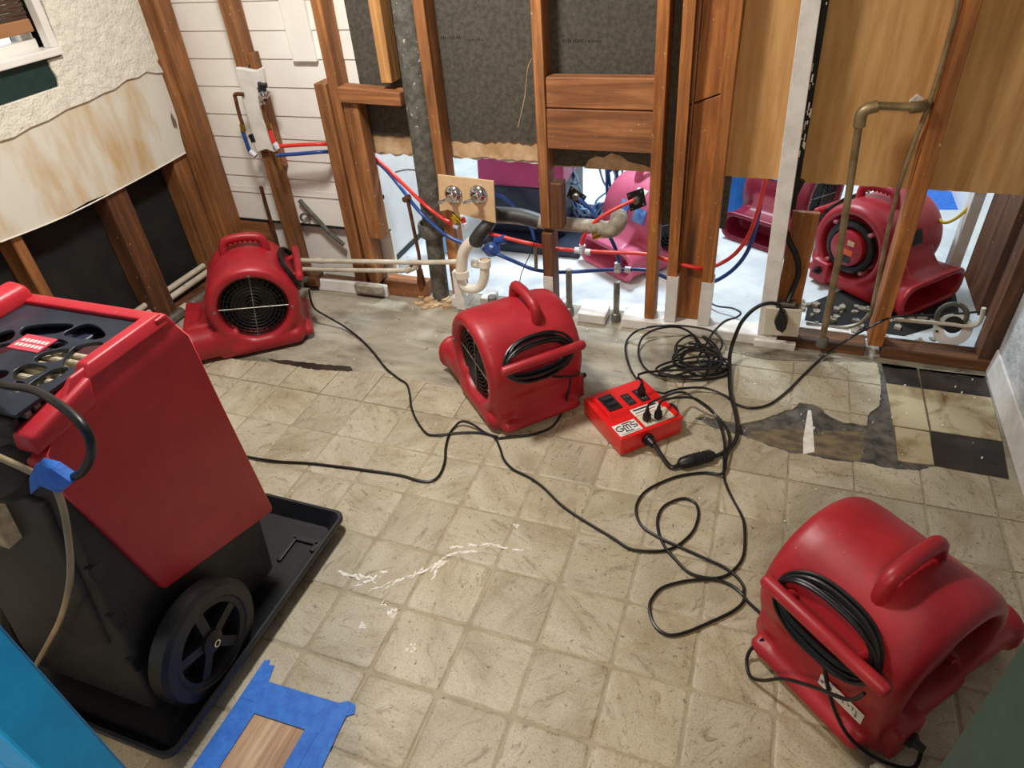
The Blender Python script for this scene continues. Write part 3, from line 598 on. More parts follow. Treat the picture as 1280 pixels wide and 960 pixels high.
def air_mover(label, loc, th, group=None, mat=None, seed=1, grille=True, cord=True, handle_x=.045, proud=0):
    t = thing('air_mover', label, 'air mover', (loc[0], loc[1], 0), th, group); mat = mat or m_red
    me = HOUSING if not HOUSING.materials or HOUSING.materials[0] == mat else HOUSING.copy()
    if me.materials: me.materials[0] = mat
    else: me.materials.append(mat)
    o = bpy.data.objects.new('housing', me); COL.objects.link(o); o.parent = t
    B = lambda mb, n, m, p=t, **k: mb.build(n, m, p, local=True, **k)
    # carry handle: a flattened arch over the top
    pts = []
    for i in range(15):
        u = i / 14; ang = math.radians(66 + 58 * u); r = .184 + .056 * min(1, math.sin(math.pi * u) * 1.9)
        pts.append(drum(ang, r, handle_x))
    h = B(MB().tube(pts, .019, 10, 2), 'handle', mat, smooth=True)
    mb = MB()
    for k in range(7): mb.torus(drum(math.radians(78 + 5.5 * k), .226, handle_x), (0, math.sin(math.radians(78 + 5.5 * k)), -math.cos(math.radians(78 + 5.5 * k))), .007, .006, 10, 6)
    B(mb, 'finger_grip', mat, h, smooth=True)
    # cord bar on two standoffs
    cb = MB().lathe([(0, 0), (.004, .013), (.012, .0175), (.318, .0175), (.326, .013), (.33, 0)], drum(A0, .236, -.155), (1, 0, 0), 14)
    for x in (-.092, .092): cb.cyl(drum(A0, .18, x), drum(A0, .236, x), .014, .012, 10)
    B(cb, 'cord_bar', mat, smooth=True)
    if cord: B(cord_loops(seed), 'wrapped_cord', m_cord, smooth=True)
    # intake grille, wheel and screws on the -x side
    c = Vector((-.158, CY, CZ)); g = MB()
    for k in range(9): g.torus(c, (1, 0, 0), .017 + .0152 * k, .0022, 40, 6)
    ga = B(g, 'intake_grille', m_black, smooth=True)
    rods = MB()
    for a in (8, 98):
        d = Vector((0, math.cos(math.radians(a)), math.sin(math.radians(a)))) * .147; rods.tube([c - d - Vector((.004, 0, 0)), c + d - Vector((.004, 0, 0))], .0022, 6, 1)
    B(rods, 'grille_rod', m_steel, ga)
    sc = MB()
    for a in (8, 98, 188, 278): sc.cyl(c + Vector((-.026, math.cos(math.radians(a)) * .158, math.sin(math.radians(a)) * .158)), c + Vector((-.012, math.cos(math.radians(a)) * .158, math.sin(math.radians(a)) * .158)), .006, None, 8)
    B(sc, 'grille_screw', m_steel, ga)
    wh = MB().lathe([(0, 0), (0, .137), (.006, .137), (.006, 0)], (-.112, CY, CZ), (1, 0, 0), 32)
    for k in range(30):
        a = 2 * math.pi * k / 30; wh.box((-.148, .095, -.0015), (-.11, .131, .0015), Matrix.Rotation(a, 3, 'X'), (0, CY, CZ))
    wh.lathe([(0, 0), (.02, .03), (.04, .034), (.04, 0)], (-.148, CY, CZ), (1, 0, 0), 20)
    B(wh, 'fan_wheel', m_black)
    # motor side (+x)
    K = proud
    mo = MB().lathe([(0, .137), (.002, .134), (.012, .130), (.012, .112), (.03, .104), (.044, .092), (.05, .08), (.05 + K, .08), (.056 + K, .07), (.056 + K, 0)], (.10, CY, CZ), (1, 0, 0), 40)
    mm = B(mo, 'motor_cover', mat, smooth=True)
    B(MB().torus((.128 + K * .85, CY, CZ), (1, 0, 0), .104 if K else .115, .019 if K else .014, 40, 8), 'motor_ring', m_black, mm, smooth=True)
    for a in (45, 135, 225, 315):
        y, z = CY + math.cos(math.radians(a)) * .127, CZ + math.sin(math.radians(a)) * .128
        B(MB().box((.13, y - .010, z - .007), (.164 + K * .6, y + .010, z + .007)), 'motor_bracket', mat if not K else m_dustpink, mm, bevel=.003)
    sr = MB().lathe([(0, .019), (.012, .019), (.012, .013), (.035, .009), (.035, 0)], (.209, -.118, .07), (1, 0, .15), 14)
    B(sr, 'strain_relief', m_black)
    return t
t1 = air_mover('red air mover in the left back corner, black round grille facing the room', (-1.125, 1.365), math.radians(127.7), seed=3)
t2 = air_mover('red air mover in the middle of the floor, grille facing left', (.186, 1.222), math.radians(45.8), seed=5)
t3 = air_mover('red air mover nearest the camera, lower right beside the green cabinet side', (1.386, .418), math.radians(-40.8), seed=8)
t5 = air_mover('red air mover behind the right opening, motor side with orange sticker', (1.505, 2.46), math.radians(-132), seed=9, mat=m_red, proud=.05)
t6 = air_mover('red air mover coloured overlit pink with blue labels in the next room behind the studs', (.465, 2.535), math.radians(144), mat=m_red_overlit, seed=4)
t7 = air_mover('maroon air mover far behind the white stud, outlet mouth facing left', (1.12, 2.98), math.radians(150), mat=m_maroon, seed=6)
# labels on fans
def local_quad(name, mat, par, c, u, v, w, h, off=.0015):
    c = Vector(c); u = Vector(u).normalized(); v = Vector(v).normalized(); n = u.cross(v)
    mb = MB().hexa([c - u * w / 2 - v * h / 2, c + u * w / 2 - v * h / 2, c + u * w / 2 + v * h / 2, c - u * w / 2 + v * h / 2], [c - u * w / 2 - v * h / 2 + n * off, c + u * w / 2 - v * h / 2 + n * off, c + u * w / 2 + v * h / 2 + n * off, c - u * w / 2 + v * h / 2 + n * off])
    return mb.build(name, mat, par, local=True)
def drum_label(name, mat, par, a0, a1, x0, x1, r=.1985):
    mb = MB(); n = 8; vs = []
    for i in range(n + 1):
        a = math.radians(a0 + (a1 - a0) * i / n)
        for rr in (r, r + .002):
            for x in (x0, x1): vs.append(drum(a, rr, x))
    fs = []
    for i in range(n):
        b = i * 4; q = b + 4
        fs += [(b + 2, b + 3, q + 3, q + 2), (b, q, q + 1, b + 1), (b, b + 2, q + 2, q), (b + 1, q + 1, q + 3, b + 3)]
    mb.add(vs, fs); return mb.build(name, mat, par, local=True)
wst = local_quad('white_sticker', m_paperlabel, t3, (.085, -.1995, .118), (1, 0, 0), (0, .06, 1), .115, .034)
# handwriting strokes on the white sticker
def scrawl(par, a, x0, x1, r, seed, hgt=.012):
    rnd = random.Random(seed); mb = MB(); x = x0
    while x < x1:
        p = [(x + rnd.uniform(0, .008), -.2020 + .06 * q, .118 + q) for q in [rnd.uniform(-.011, .011) for _ in range(4)]]
        mb.tube(p, .0008, 4, 2); x += .011
    mb.build('handwriting', m_ink, par, local=True)
scrawl(t3, 0, .034, .13, 0, 3)
drum_label('blue_label', m_bluelabel, t6, 16, 34, -.01, .05); drum_label('blue_label', m_bluelabel, t6, 10, 30, -.13, -.05)
drum_label('white_sticker', m_paperlabel, t6, 38, 56, -.07, .0)
drum_label('white_sticker', m_paperlabel, t7, 40, 70, .0, .09); drum_label('blue_label', m_bluelabel, t7, 28, 38, .0, .08, .199)
local_quad('orange_sticker', M('orange_warning', (226, 92, 30), None, .5), t5, (.2065, .0, .208), (0, 1, 0), (0, 0, 1), .055, .026)
local_quad('black_sticker', m_ink, t5, (.2065, -.005, .173), (0, 1, 0), (0, 0, 1), .06, .03)
local_quad('tan_sticker', m_tanply, t5, (.2065, .01, .251), (0, 1, 0), (0, 0, 1), .034, .022)
drum_label('black_nameplate', m_ink, t5, 12, 30, -.02, .13, .1995)
# loose cord of the near fan: from its bar down to the floor, and from the coil to the strain relief
MB().tube([(.14, -.245, .27), (.12, -.252, .22), (.05, -.256, .165), (-.02, -.262, .10), (-.06, -.27, .04), (-.095, -.272, .008), (-.13, -.25, .008), (-.14, -.228, .03), (-.132, -.2, .062)], .0045, 8).build('loose_cord', m_cord, t3, local=True, smooth=True)
MB().tube([(.03, -.218, .21), (.08, -.232, .14), (.14, -.226, .07), (.20, -.19, .032), (.25, -.15, .04), (.240, -.118, .073)], .0045, 8).build('loose_cord', m_cord, t3, local=True, smooth=True)
MB().tube([(.05, -.215, .20), (.12, -.222, .18), (.17, -.20, .16), (.176, -.15, .15)], .0045, 8).build('loose_cord', m_cord, t2, local=True, smooth=True)
# ============================================================= DRIP TRAY + DEHUMIDIFIER
tr = thing('drip_tray', 'black plastic drip tray lying on the tiles under the large dehumidifier', 'tray', (-.42, .04, 0))
TX0, TX1, TY0, TY1 = -.76, -.11, -.365, .432
def rrect(x0, x1, y0, y1, r, n=5):
    out = []
    for cx, cy, a0 in ((x1 - r, y1 - r, 0), (x0 + r, y1 - r, 90), (x0 + r, y0 + r, 180), (x1 - r, y0 + r, 270)):
        for k in range(n + 1):
            a = math.radians(a0 + 90 * k / n); out.append((cx + r * math.cos(a), cy + r * math.sin(a)))
    return out
def ringstack(levels):
    mb = MB(); n = len(levels[0][0]); vs = []; fs = []
    for poly, z in levels: vs += [(p[0], p[1], z) for p in poly]
    for L in range(len(levels) - 1):
        fs += [(L * n + i, L * n + (i + 1) % n, (L + 1) * n + (i + 1) % n, (L + 1) * n + i) for i in range(n)]
    fs += [tuple(range(n))[::-1], tuple((len(levels) - 1) * n + i for i in range(n))]
    return mb.add(vs, fs)
rr = lambda d, r: rrect(TX0 + d, TX1 - d, TY0 + d, TY1 - d, r)
ringstack([(rr(.03, .04), .001), (rr(.004, .035), .046), (rr(0, .035), .047), (rr(0, .035), .058), (rr(.003, .033), .061), (rr(.011, .03), .061), (rr(.014, .03), .057), (rr(.04, .03), .012), (rr(.05, .03), .010)]).build('basin', m_tray, tr, smooth=True, angle=35)
mb = MB()
for (x0, y0, x1, y1) in ((-.25, .315, -.155, .328), (-.25, .23, -.235, .328), (-.17, .29, -.155, .328)): mb.box((x0, y0, .009), (x1, y1, .019))
mb.build('locating_rib', m_tray, tr, bevel=.003, seg=2)
dh = thing('dehumidifier', 'large black and red portable dehumidifier on wheels standing in the black tray', 'dehumidifier', (-.42, 0, .010))
body = [(-.285, .075), (-.278, .16), (-.19, .78), (-.175, .855), (.165, .875), (.19, .64), (.215, .25), (.19, .04), (-.235, .035)]
MB().prism(body, 'x', -.635, -.216).build('body', m_blackp, dh, bevel=.014, seg=3, smooth=True)
SP = [(.214, .855), (.224, .657), (.249, .248), (.243, .236), (-.118, .353), (-.128, .362), (-.2, .79), (-.185, .84)]
sh = MB(); sh.prism(SP, 'x', -.232, -.198); sh.prism(SP, 'x', -.655, -.621)
for xo, xi, xt in ((-.198, -.232, -.222), (-.655, -.621, -.635)):
    sh.hexa([(xi, -.185, .84), (xo, -.185, .84), (xo, .214, .855), (xi, .214, .855)], [(xi, -.06, .926), (xt, -.06, .926), (xt, .19, .926), (xi, .19, .926)])
sh.prism([(.188, .926), (.216, .86), (.224, .657), (.249, .248), (.235, .25), (.205, .657), (.195, .85), (.155, .915), (.155, .926)], 'x', -.64, -.21)
so = sh.build('shell', m_red2, dh, bevel=.009, seg=3, smooth=True)
MB().hexa([(-.250, -.045, .905), (-.206, -.045, .905), (-.206, .184, .905), (-.250, .184, .905)], [(-.247, -.020, .932), (-.218, -.020, .932), (-.218, .178, .932), (-.247, .178, .932)]).build('top_rim', m_red2, so, bevel=.005, seg=3, smooth=True)
MB().hexa([(-.64, -.015, .912), (-.60, -.015, .912), (-.60, .185, .912), (-.64, .185, .912)], [(-.655, 0, .965), (-.605, 0, .955), (-.605, .18, .955), (-.655, .18, .965)]).build('top_rim', m_red2, so, bevel=.012, seg=3, smooth=True)
# front corner bracket of the shell
MB().hexa([(-.262, -.195, .845), (-.200, -.195, .845), (-.200, -.05, .855), (-.262, -.05, .855)], [(-.258, -.19, .884), (-.204, -.19, .884), (-.204, -.03, .914), (-.258, -.03, .914)]).build('corner_bracket', m_red2, so, bevel=.010, seg=3, smooth=True)
MB().hexa([(-.242, -.20, .79), (-.199, -.20, .79), (-.199, -.12, .79), (-.242, -.12, .79)], [(-.240, -.205, .835), (-.202, -.205, .835), (-.202, -.11, .845), (-.240, -.11, .845)]).build('corner_bracket', m_red2, so, bevel=.010, seg=3, smooth=True)
# slatted top panel with leaf shaped openings
def curve_sheet(name, outer, holes, z, t, mat, par):
    cu = bpy.data.curves.new('c', 'CURVE'); cu.dimensions = '2D'; cu.fill_mode = 'BOTH'; cu.extrude = t / 2; cu.bevel_depth = .0012; cu.bevel_resolution = 1; cu.resolution_u = 4
    def sp(poly, smooth):
        s = cu.splines.new('BEZIER'); s.bezier_points.add(len(poly) - 1); s.use_cyclic_u = True
        for b, p in zip(s.bezier_points, poly):
            b.co = (p[0], p[1], 0); b.handle_left_type = b.handle_right_type = 'AUTO' if smooth else 'VECTOR'
    sp(outer, False)
    for h in holes:
        cx = sum(p[0] for p in h) / len(h); cy = sum(p[1] for p in h) / len(h); h = [(cx + (p[0] - cx) * 1.18, cy + (p[1] - cy) * 1.18) for p in h]
        for _ in range(2): h = [q for i in range(len(h)) for q in ((h[i - 1][0] * .75 + h[i][0] * .25, h[i - 1][1] * .75 + h[i][1] * .25), (h[i - 1][0] * .25 + h[i][0] * .75, h[i - 1][1] * .25 + h[i][1] * .75))]
        sp(h, False)
    o = bpy.data.objects.new('c', cu); COL.objects.link(o)
    me = bpy.data.meshes.new_from_object(o.evaluated_get(bpy.context.evaluated_depsgraph_get())); bpy.data.objects.remove(o)
    me.materials.append(mat); me.name = name
    r = bpy.data.objects.new(name, me); COL.objects.link(r); r.parent = par; r.location = Vector((0, 0, z)) - WLOC(par); return r
ZG = .912
HOLES = [xy(p) for p in ([(-0.487,0.046,0.912),(-0.514,0.074,0.912),(-0.477,0.095,0.912),(-0.409,0.112,0.912),(-0.405,0.083,0.912),(-0.443,0.057,0.912)], [(-0.394,0.072,0.912),(-0.387,0.107,0.912),(-0.371,0.121,0.912),(-0.336,0.114,0.912),(-0.296,0.093,0.912),(-0.305,0.076,0.912),(-0.350,0.070,0.912)],
  [(-0.444,0.003,0.912),(-0.472,0.032,0.912),(-0.419,0.056,0.912),(-0.414,0.023,0.912),(-0.425,0.001,0.912)], [(-0.408,0.006,0.912),(-0.408,0.035,0.912),(-0.396,0.055,0.912),(-0.354,0.049,0.912),(-0.356,0.034,0.912),(-0.379,0.010,0.912)], [(-0.373,-0.019,0.912),(-0.375,0.003,0.912),(-0.340,0.029,0.912),(-0.326,0.023,0.912),(-0.314,-0.010,0.912),(-0.350,-0.022,0.912)],
  [(-0.299,-0.017,0.912),(-0.319,0.025,0.912),(-0.321,0.043,0.912),(-0.281,0.068,0.912),(-0.264,0.045,0.912),(-0.255,-0.008,0.912),(-0.274,-0.015,0.912)], [(-0.366,-0.074,0.912),(-0.379,-0.058,0.912),(-0.370,-0.034,0.912),(-0.314,-0.035,0.912),(-0.329,-0.069,0.912),(-0.346,-0.085,0.912)], [(-0.306,-0.088,0.912),(-0.302,-0.035,0.912),(-0.265,-0.028,0.912),(-0.272,-0.072,0.912),(-0.292,-0.090,0.912)],
  [(-0.555,0.033,0.912),(-0.531,0.062,0.912),(-0.494,0.031,0.912),(-0.521,0.002,0.912)], [(-0.520,-0.010,0.912),(-0.482,0.019,0.912),(-0.455,-0.003,0.912),(-0.482,-0.043,0.912)], [(-0.315,-0.122,0.912),(-0.346,-0.088,0.912),(-0.317,-0.086,0.912),(-0.299,-0.107,0.912)], [(-0.435,-0.083,0.912),(-0.396,-0.062,0.912),(-0.376,-0.081,0.912),(-0.401,-0.113,0.912)])]
def ccw(p): return p if sum(p[i - 1][0] * p[i][1] - p[i][0] * p[i - 1][1] for i in range(len(p))) > 0 else p[::-1]
gr = curve_sheet('grille_panel', [(-.605, -.17), (-.244, -.17), (-.244, .158), (-.605, .158)], [ccw(h) for h in HOLES], ZG, .006, m_grille, dh)
MB().box((-.60, -.168, .876), (-.248, .155, .884)).build('inner_tray', m_redin, dh)
for k in range(9):
    y = -.15 + k * .022
    MB().box((-.40, y, .884), (-.252, y + .013, .904)).build('filter_pleat', m_filter, dh, bevel=.003, seg=1)
MB().box((-.52, .06, .884), (-.36, .15, .895)).build('coil_cover', m_navy, dh, bevel=.01)
lb = MB().hexa([(-.475, .0, ZG + .004), (-.385, .0, ZG + .004), (-.385, .052, ZG + .004), (-.475, .052, ZG + .004)], [(-.475, .0, ZG + .006), (-.385, .0, ZG + .006), (-.385, .052, ZG + .006), (-.475, .052, ZG + .006)]).build('warning_label', M('pink_red_label', (206, 70, 88), None, .5), dh)
mb = MB()
for r_ in range(2):
    for k in range(7): mb.box((-.465 + k * .0112, .010 + .017 * r_, ZG + .0062), (-.465 + k * .0112 + .0075, .020 + .017 * r_, ZG + .0068))
mb.build('worn_lettering', m_paperlabel, lb)
MB().box((-.60, -.185, .86), (-.25, -.165, .905)).build('front_lip', m_blackp, dh, bevel=.006)
# near face details: recess, rib, grey plate
MB().hexa([(-.56, -.268, .30), (-.26, -.268, .30), (-.26, -.20, .30), (-.56, -.20, .30)], [(-.56, -.215, .72), (-.26, -.215, .72), (-.26, -.15, .72), (-.56, -.15, .72)]).build('face_panel', m_blackp, dh, bevel=.012, seg=3, smooth=True)
MB().box((-.47, -.262, .60), (-.37, -.21, .70)).build('grey_plate', m_dustpipe, dh, bevel=.004)
for z in (.22, .36, .50): MB().box((-.235, -.272 + (z - .22) * .14, z), (-.214, -.235 + (z - .22) * .14, z + .05)).build('edge_rib', m_blackp, dh, bevel=.006)
MB().lathe([(0, 0), (.02, .05), (.06, .055), (.07, 0)], (-.30, -.205, .76), (.25, -.4, 1), 20).build('hose_boss', m_blackp, dh, smooth=True)
MB().box((-.215, -.05, .33), (-.206, .20, .345)).build('seam_rib', m_blackp, dh, bevel=.003)
# wheels
def wheel(x0, x1, y, z, r):
    wmb = MB(); ax = (1, 0, 0); t = x1 - x0
    prof = [(0, r * .74), (0, r * .93), (t * .18, r), (t * .82, r), (t, r * .93), (t, r * .76), (t * .9, r * .72), (0, r * .72)]
    w = wmb.lathe(prof, (x0, y, z), ax, 40).build('wheel', m_black, dh, smooth=True, angle=30)
    rim = MB().lathe([(t * .15, r * .73), (t * .93, r * .73), (t * .9, r * .64), (t * .5, r * .60), (t * .15, r * .60)], (x0, y, z), ax, 40)
    rim.lathe([(t * .2, 0), (t * .2, r * .22), (t * .95, r * .20), (t * 1.05, r * .12), (t * 1.05, 0)], (x0, y, z), ax, 24)
    for k in range(5):
        R_ = Matrix.Rotation(2 * math.pi * k / 5 + .3, 3, 'X'); rim.box((t * .35, r * .15, -r * .085), (t * .85, r * .64, r * .085), R_, (x0, y, z))
    rim.lathe([(t * .1, 0), (t * .1, r * .62), (t * .2, r * .62), (t * .2, 0)], (x0, y, z), ax, 32)
    rim.build('hub', m_blackp, w, smooth=True, angle=30)
    MB().lathe([(0, .0065), (0, .010), (.006, .010), (.006, .0065), (0, .0065)], (x1 + .004, y, z), ax, 20).build('axle_cap', m_chrome, w)
wheel(-.192, -.132, -.125, .168, .155); wheel(-.70, -.65, -.125, .168, .155)
MB().hexa([(-.232, -.02, .22), (-.165, -.02, .22), (-.165, .22, .12), (-.232, .22, .12)], [(-.222, -.02, .25), (-.175, -.02, .25), (-.175, .22, .15), (-.222, .22, .15)]).build('wheel_fender', m_blackp, dh, bevel=.006) if False else None
# hose and cord on the near side, tied with tape
MB().tube([(-0.400,-0.120,0.960),(-0.290,-0.140,0.957),(-0.148,-0.170,0.994),(-0.030,-0.210,1.021),(0.055,-0.240,1.022),(0.069,-0.250,0.988),(0.025,-0.250,0.931),(-0.026,-0.250,0.893),(-0.089,-0.250,0.869),(-0.123,-0.250,0.863)], .0075, 10).build('power_lead', m_black, dh, smooth=True)
MB().tube([(-0.299,-0.250,0.921),(-0.199,-0.250,0.894),(-0.142,-0.250,0.878),(-0.107,-0.250,0.864),(-0.097,-0.250,0.845),(-0.119,-0.250,0.779),(-0.127,-0.270,0.711),(-0.130,-0.290,0.664),(-0.173,-0.300,0.587),(-0.255,-0.310,0.473),(-0.372,-0.320,0.335),(-0.515,-0.330,0.172),(-0.743,-0.340,-0.092)], .0062, 10).build('drain_hose', M('smoky_clear_tube', (166, 148, 116), (142, 126, 98), .3, scale=10), dh, smooth=True)
tp = MB()
TP = [Vector(p) for p in [(-0.129,-0.262,0.873),(-0.084,-0.262,0.917),(-0.048,-0.262,0.917),(-0.017,-0.262,0.893),(-0.065,-0.262,0.856),(-0.085,-0.262,0.854),(-0.100,-0.262,0.866),(-0.157,-0.262,0.826)]]
cen = sum(TP, Vector()) / len(TP); 
vs = [cen + Vector((0, -.012, .004))] + TP + [p + Vector((0, .018, 0)) for p in TP]; n = len(TP)
tp.add(vs, [(0, 1 + i, 1 + (i + 1) % n) for i in range(n)] + [(1 + i, 1 + n + i, 1 + n + (i + 1) % n, 1 + (i + 1) % n) for i in range(n)])
tp.build('tape_tie', m_tape, dh)
# ============================================================= POWER BOX
pb = thing('power_box', 'red power distribution box on the floor with white lettered logo label', 'power box', (.656, 1.157, 0), math.radians(44))
B = lambda mb, n, m, p=None, **k: mb.build(n, m, p or pb, local=True, **k)
B(MB().box((-.128, -.131, .004), (.124, .131, .078)), 'case', m_boxred, bevel=.005, seg=3, smooth=True)
B(MB().box((-.129, -.132, .072), (.125, .132, .080)), 'lid', m_boxred, bevel=.002)
B(MB().hexa([(-.110, -.025, .079), (-.020, -.025, .079), (-.020, .118, .079), (-.110, .118, .079)], [(-.105, -.012, .091), (-.026, -.012, .091), (-.026, .110, .091), (-.105, .110, .091)]), 'breaker_housing', m_boxred, bevel=.003)
sb = B(MB().box((-.092, .004, .090), (-.038, .092, .095)), 'breaker_frame', m_ink, bevel=.001)
for y in (.018, .052): B(MB().hexa([(-.084, y, .094), (-.048, y, .094), (-.048, y + .026, .094), (-.084, y + .026, .094)], [(-.084, y + .004, .106), (-.048, y + .004, .106), (-.048, y + .024, .099), (-.084, y + .024, .099)]), 'rocker_switch', m_blackp, sb, bevel=.001)
for (x0, x1, y0, y1) in ((-.006, .026, .012, .076), (.046, .082, .006, .08)):
    so_ = B(MB().box((x0, y0, .079), (x1, y1, .084)), 'socket', m_ink, bevel=.002)
    mb = MB()
    for yy in (y0 + .016, y1 - .016):
        for xx in (-.006, .006): mb.box(((x0 + x1) / 2 + xx - .001, yy - .005, .0841), ((x0 + x1) / 2 + xx + .001, yy + .005, .0846))
    B(mb, 'socket_slot', m_dustpipe, so_)
li = B(MB().box((-.020, -.050, .079), (.092, -.012, .0815)), 'rating_label', m_paperlabel)
mb = MB()
mb.box((-.012, -.026, .0815), (.084, -.018, .0819)); mb.box((-.012, -.040, .0815), (.07, -.036, .0819))
B(mb, 'label_print', m_ink, li)
gf = B(MB().box((-.020, -.118, .079), (.100, -.054, .084)), 'receptacle', m_cover, bevel=.002)
mb = MB()
for xx in (.0, .028, .082):
    for yy in (-.104, -.074):
        for dx in (-.005, .005): mb.box((xx + dx - .001, yy - .005, .0841), (xx + dx + .001, yy + .005, .0846))
B(mb, 'socket_slot', m_ink, gf)
B(MB().box((.104, -.11, .03), (.128, -.02, .074)).lathe([(0, 0), (0, .04), (.016, .036), (.016, 0)], (.124, -.06, .042), (1, 0, 0), 24), 'side_inlet', m_black, smooth=True)
lg = B(MB().box((-.122, -.118, .0800), (-.032, -.058, .0812)), 'logo_label', m_paperlabel, bevel=.0004)
def strokes(par, paths, o, w, z, r=.0022):
    mb = MB()
    for p in paths: mb.tube([(o[0] + x * w, o[1] + y * w, z) for x, y in p], r, 6, 4)
    return B(mb, 'logo_lettering', m_ink, par, smooth=True)
G_ = [(1.0, 1.55), (.45, 1.55), (.08, 1.3), (.05, .85), (.3, .55), (.75, .5), (1.0, .75), (1.0, 1.0), (.55, 1.0)]
M_ = [[(1.3, .15), (1.3, 1.2), (1.5, 1.5), (1.75, 1.3), (1.75, .5)], [(1.75, 1.2), (1.95, 1.5), (2.2, 1.3), (2.2, .5)], [(1.3, 1.85), (2.9, 1.85)], [(1.1, .12), (2.4, .12)]]
S_ = [(3.4, 1.55), (2.9, 1.55), (2.62, 1.4), (2.62, 1.15), (2.9, 1.02), (3.2, .95), (3.4, .75), (3.3, .55), (2.9, .5), (2.6, .5)]
strokes(lg, [G_] + M_ + [S_], (-.117, -.1075), .0232, .0812)
mb = MB()
for k in range(16): mb.box((-.112 + k * .0046, -.1145, .0811), (-.112 + k * .0046 + .003, -.111, .0815))
B(mb, 'small_print', m_ink, lg)
mb = MB()
for x, y in ((-.115, .12), (.112, .12), (.112, -.121), (-.10, -.124)): mb.lathe([(0, .004), (.0015, .004), (.0015, 0)], (x, y, .080), (0, 0, 1), 10)
B(mb, 'lid_screw', m_steel)
B(MB().lathe([(0, 0), (0, .022), (.014, .022), (.014, .017), (.04, .012), (.04, 0)], (-.022, -.131, .042), (0, -1, 0), 18), 'cord_gland', m_black, smooth=True)
# plugs standing in the sockets (each belongs to its cord)
PBM = Matrix.Translation((.656, 1.157, 0)) @ Matrix.Rotation(math.radians(44), 4, 'Z')
def pw(x, y, z): return tuple(PBM @ Vector((x, y, z)))
def cord(label, pts, r=.0042, name='extension_cable', group=None, extra=(), mat=None, sub=6):
    o = MB().tube(pts, r, 8, sub).build(name, mat or m_cord, None, smooth=True); tag(o, label, 'cord', group)
    for nm, mb, mt in extra: mb.build(nm, mt, o, smooth=True)
    return o
def plug(p, d):
    p = Vector(p); d = Vector(d).normalized()
    return ('plug', MB().lathe([(0, 0), (0, .014), (.006, .0155), (.024, .014), (.034, .008), (.05, .006), (.05, 0)], p, d, 14), m_black)
# ============================================================= FLOOR CORDS
r_ = .0046
cord('thin black cord from the left back air mover to the middle one', [(-0.913,1.497,0.180),(-0.897,1.478,0.100),(-0.834,1.481,0.055),(-0.751,1.473,0.020),(-0.624,1.408,0.006),(-0.512,1.325,0.006),(-0.411,1.240,0.006),(-0.323,1.186,0.006),(-0.272,1.160,0.006),(-0.230,1.105,0.006),(-0.187,1.032,0.006),(-0.134,0.966,0.006),(-0.063,0.904,0.006),(-0.020,0.902,0.006),(0.062,0.938,0.006),(0.134,0.957,0.006),(0.205,0.954,0.006)], r_)
cord('thin black cord emerging from behind the dehumidifier towards the middle air mover', [(-0.856,0.599,0.006),(-0.679,0.607,0.006),(-0.609,0.609,0.006),(-0.511,0.619,0.006),(-0.406,0.640,0.006),(-0.267,0.657,0.006),(-0.175,0.666,0.006),(-0.053,0.676,0.006),(0.026,0.670,0.006),(0.067,0.682,0.006),(0.080,0.718,0.006),(0.070,0.781,0.006),(0.044,0.847,0.006),(0.027,0.914,0.006),(0.029,0.962,0.006),(0.050,0.984,0.020),(0.094,0.981,0.020),(0.147,0.965,0.006),(0.195,0.947,0.006),(0.234,0.899,0.006),(0.270,0.845,0.006),(0.318,0.809,0.006),(0.384,0.787,0.006),(0.445,0.754,0.006),(0.510,0.705,0.006),(0.564,0.674,0.006),(0.638,0.641,0.006),(0.708,0.612,0.006),(0.763,0.586,0.006),(0.810,0.588,0.006),(0.871,0.609,0.006),(0.908,0.645,0.006),(0.937,0.702,0.006),(0.945,0.754,0.006),(0.942,0.794,0.006),(0.926,0.825,0.006),(0.892,0.833,0.006),(0.858,0.809,0.006),(0.833,0.773,0.006),(0.827,0.720,0.006),(0.842,0.664,0.006),(0.869,0.618,0.006),(0.905,0.582,0.006),(0.945,0.549,0.006),(0.990,0.543,0.006),(1.033,0.555,0.006),(1.063,0.585,0.006),(1.086,0.636,0.006),(1.090,0.692,0.006),(1.081,0.773,0.010),(1.065,0.823,0.006),(1.036,0.878,0.006),(1.006,0.951,0.006),(0.996,1.020,0.012),(0.984,1.133,0.020),(0.943,1.244,0.030),(0.896,1.265,0.060),(0.844,1.251,0.090)] + [pw(.06, -.1, .16), pw(.042, -.098, .135)], r_, extra=[plug(pw(.042, -.098, .086), (0, 0, 1))])
cord('black cord hanging from the middle air mover and lying across the tiles to its left', [(0.412,1.199,0.280),(0.421,1.187,0.220),(0.418,1.181,0.140),(0.407,1.160,0.060),(0.393,1.122,0.010),(0.376,1.051,0.006),(0.322,0.999,0.006),(0.256,0.968,0.006),(0.208,0.946,0.006)], r_)
cord('black cord in a wide loop on the tiles beside the near air mover', [(1.218,0.397,0.020),(1.168,0.453,0.006),(1.105,0.505,0.006),(1.100,0.539,0.006),(1.080,0.569,0.006),(1.040,0.595,0.006),(0.970,0.616,0.006),(0.909,0.633,0.006),(0.855,0.648,0.006),(0.793,0.676,0.006),(0.763,0.718,0.006),(0.753,0.768,0.006),(0.767,0.827,0.006),(0.807,0.880,0.006),(0.864,0.931,0.006),(0.938,0.967,0.006),(0.996,0.973,0.012),(1.002,1.033,0.020),(1.002,1.138,0.020),(0.975,1.219,0.020),(0.927,1.264,0.030),(0.865,1.281,0.060),(0.805,1.288,0.080)] + [pw(.02, -.09, .16), pw(.002, -.088, .137)], r_, extra=[plug(pw(.002, -.088, .086), (0, 0, 1))])
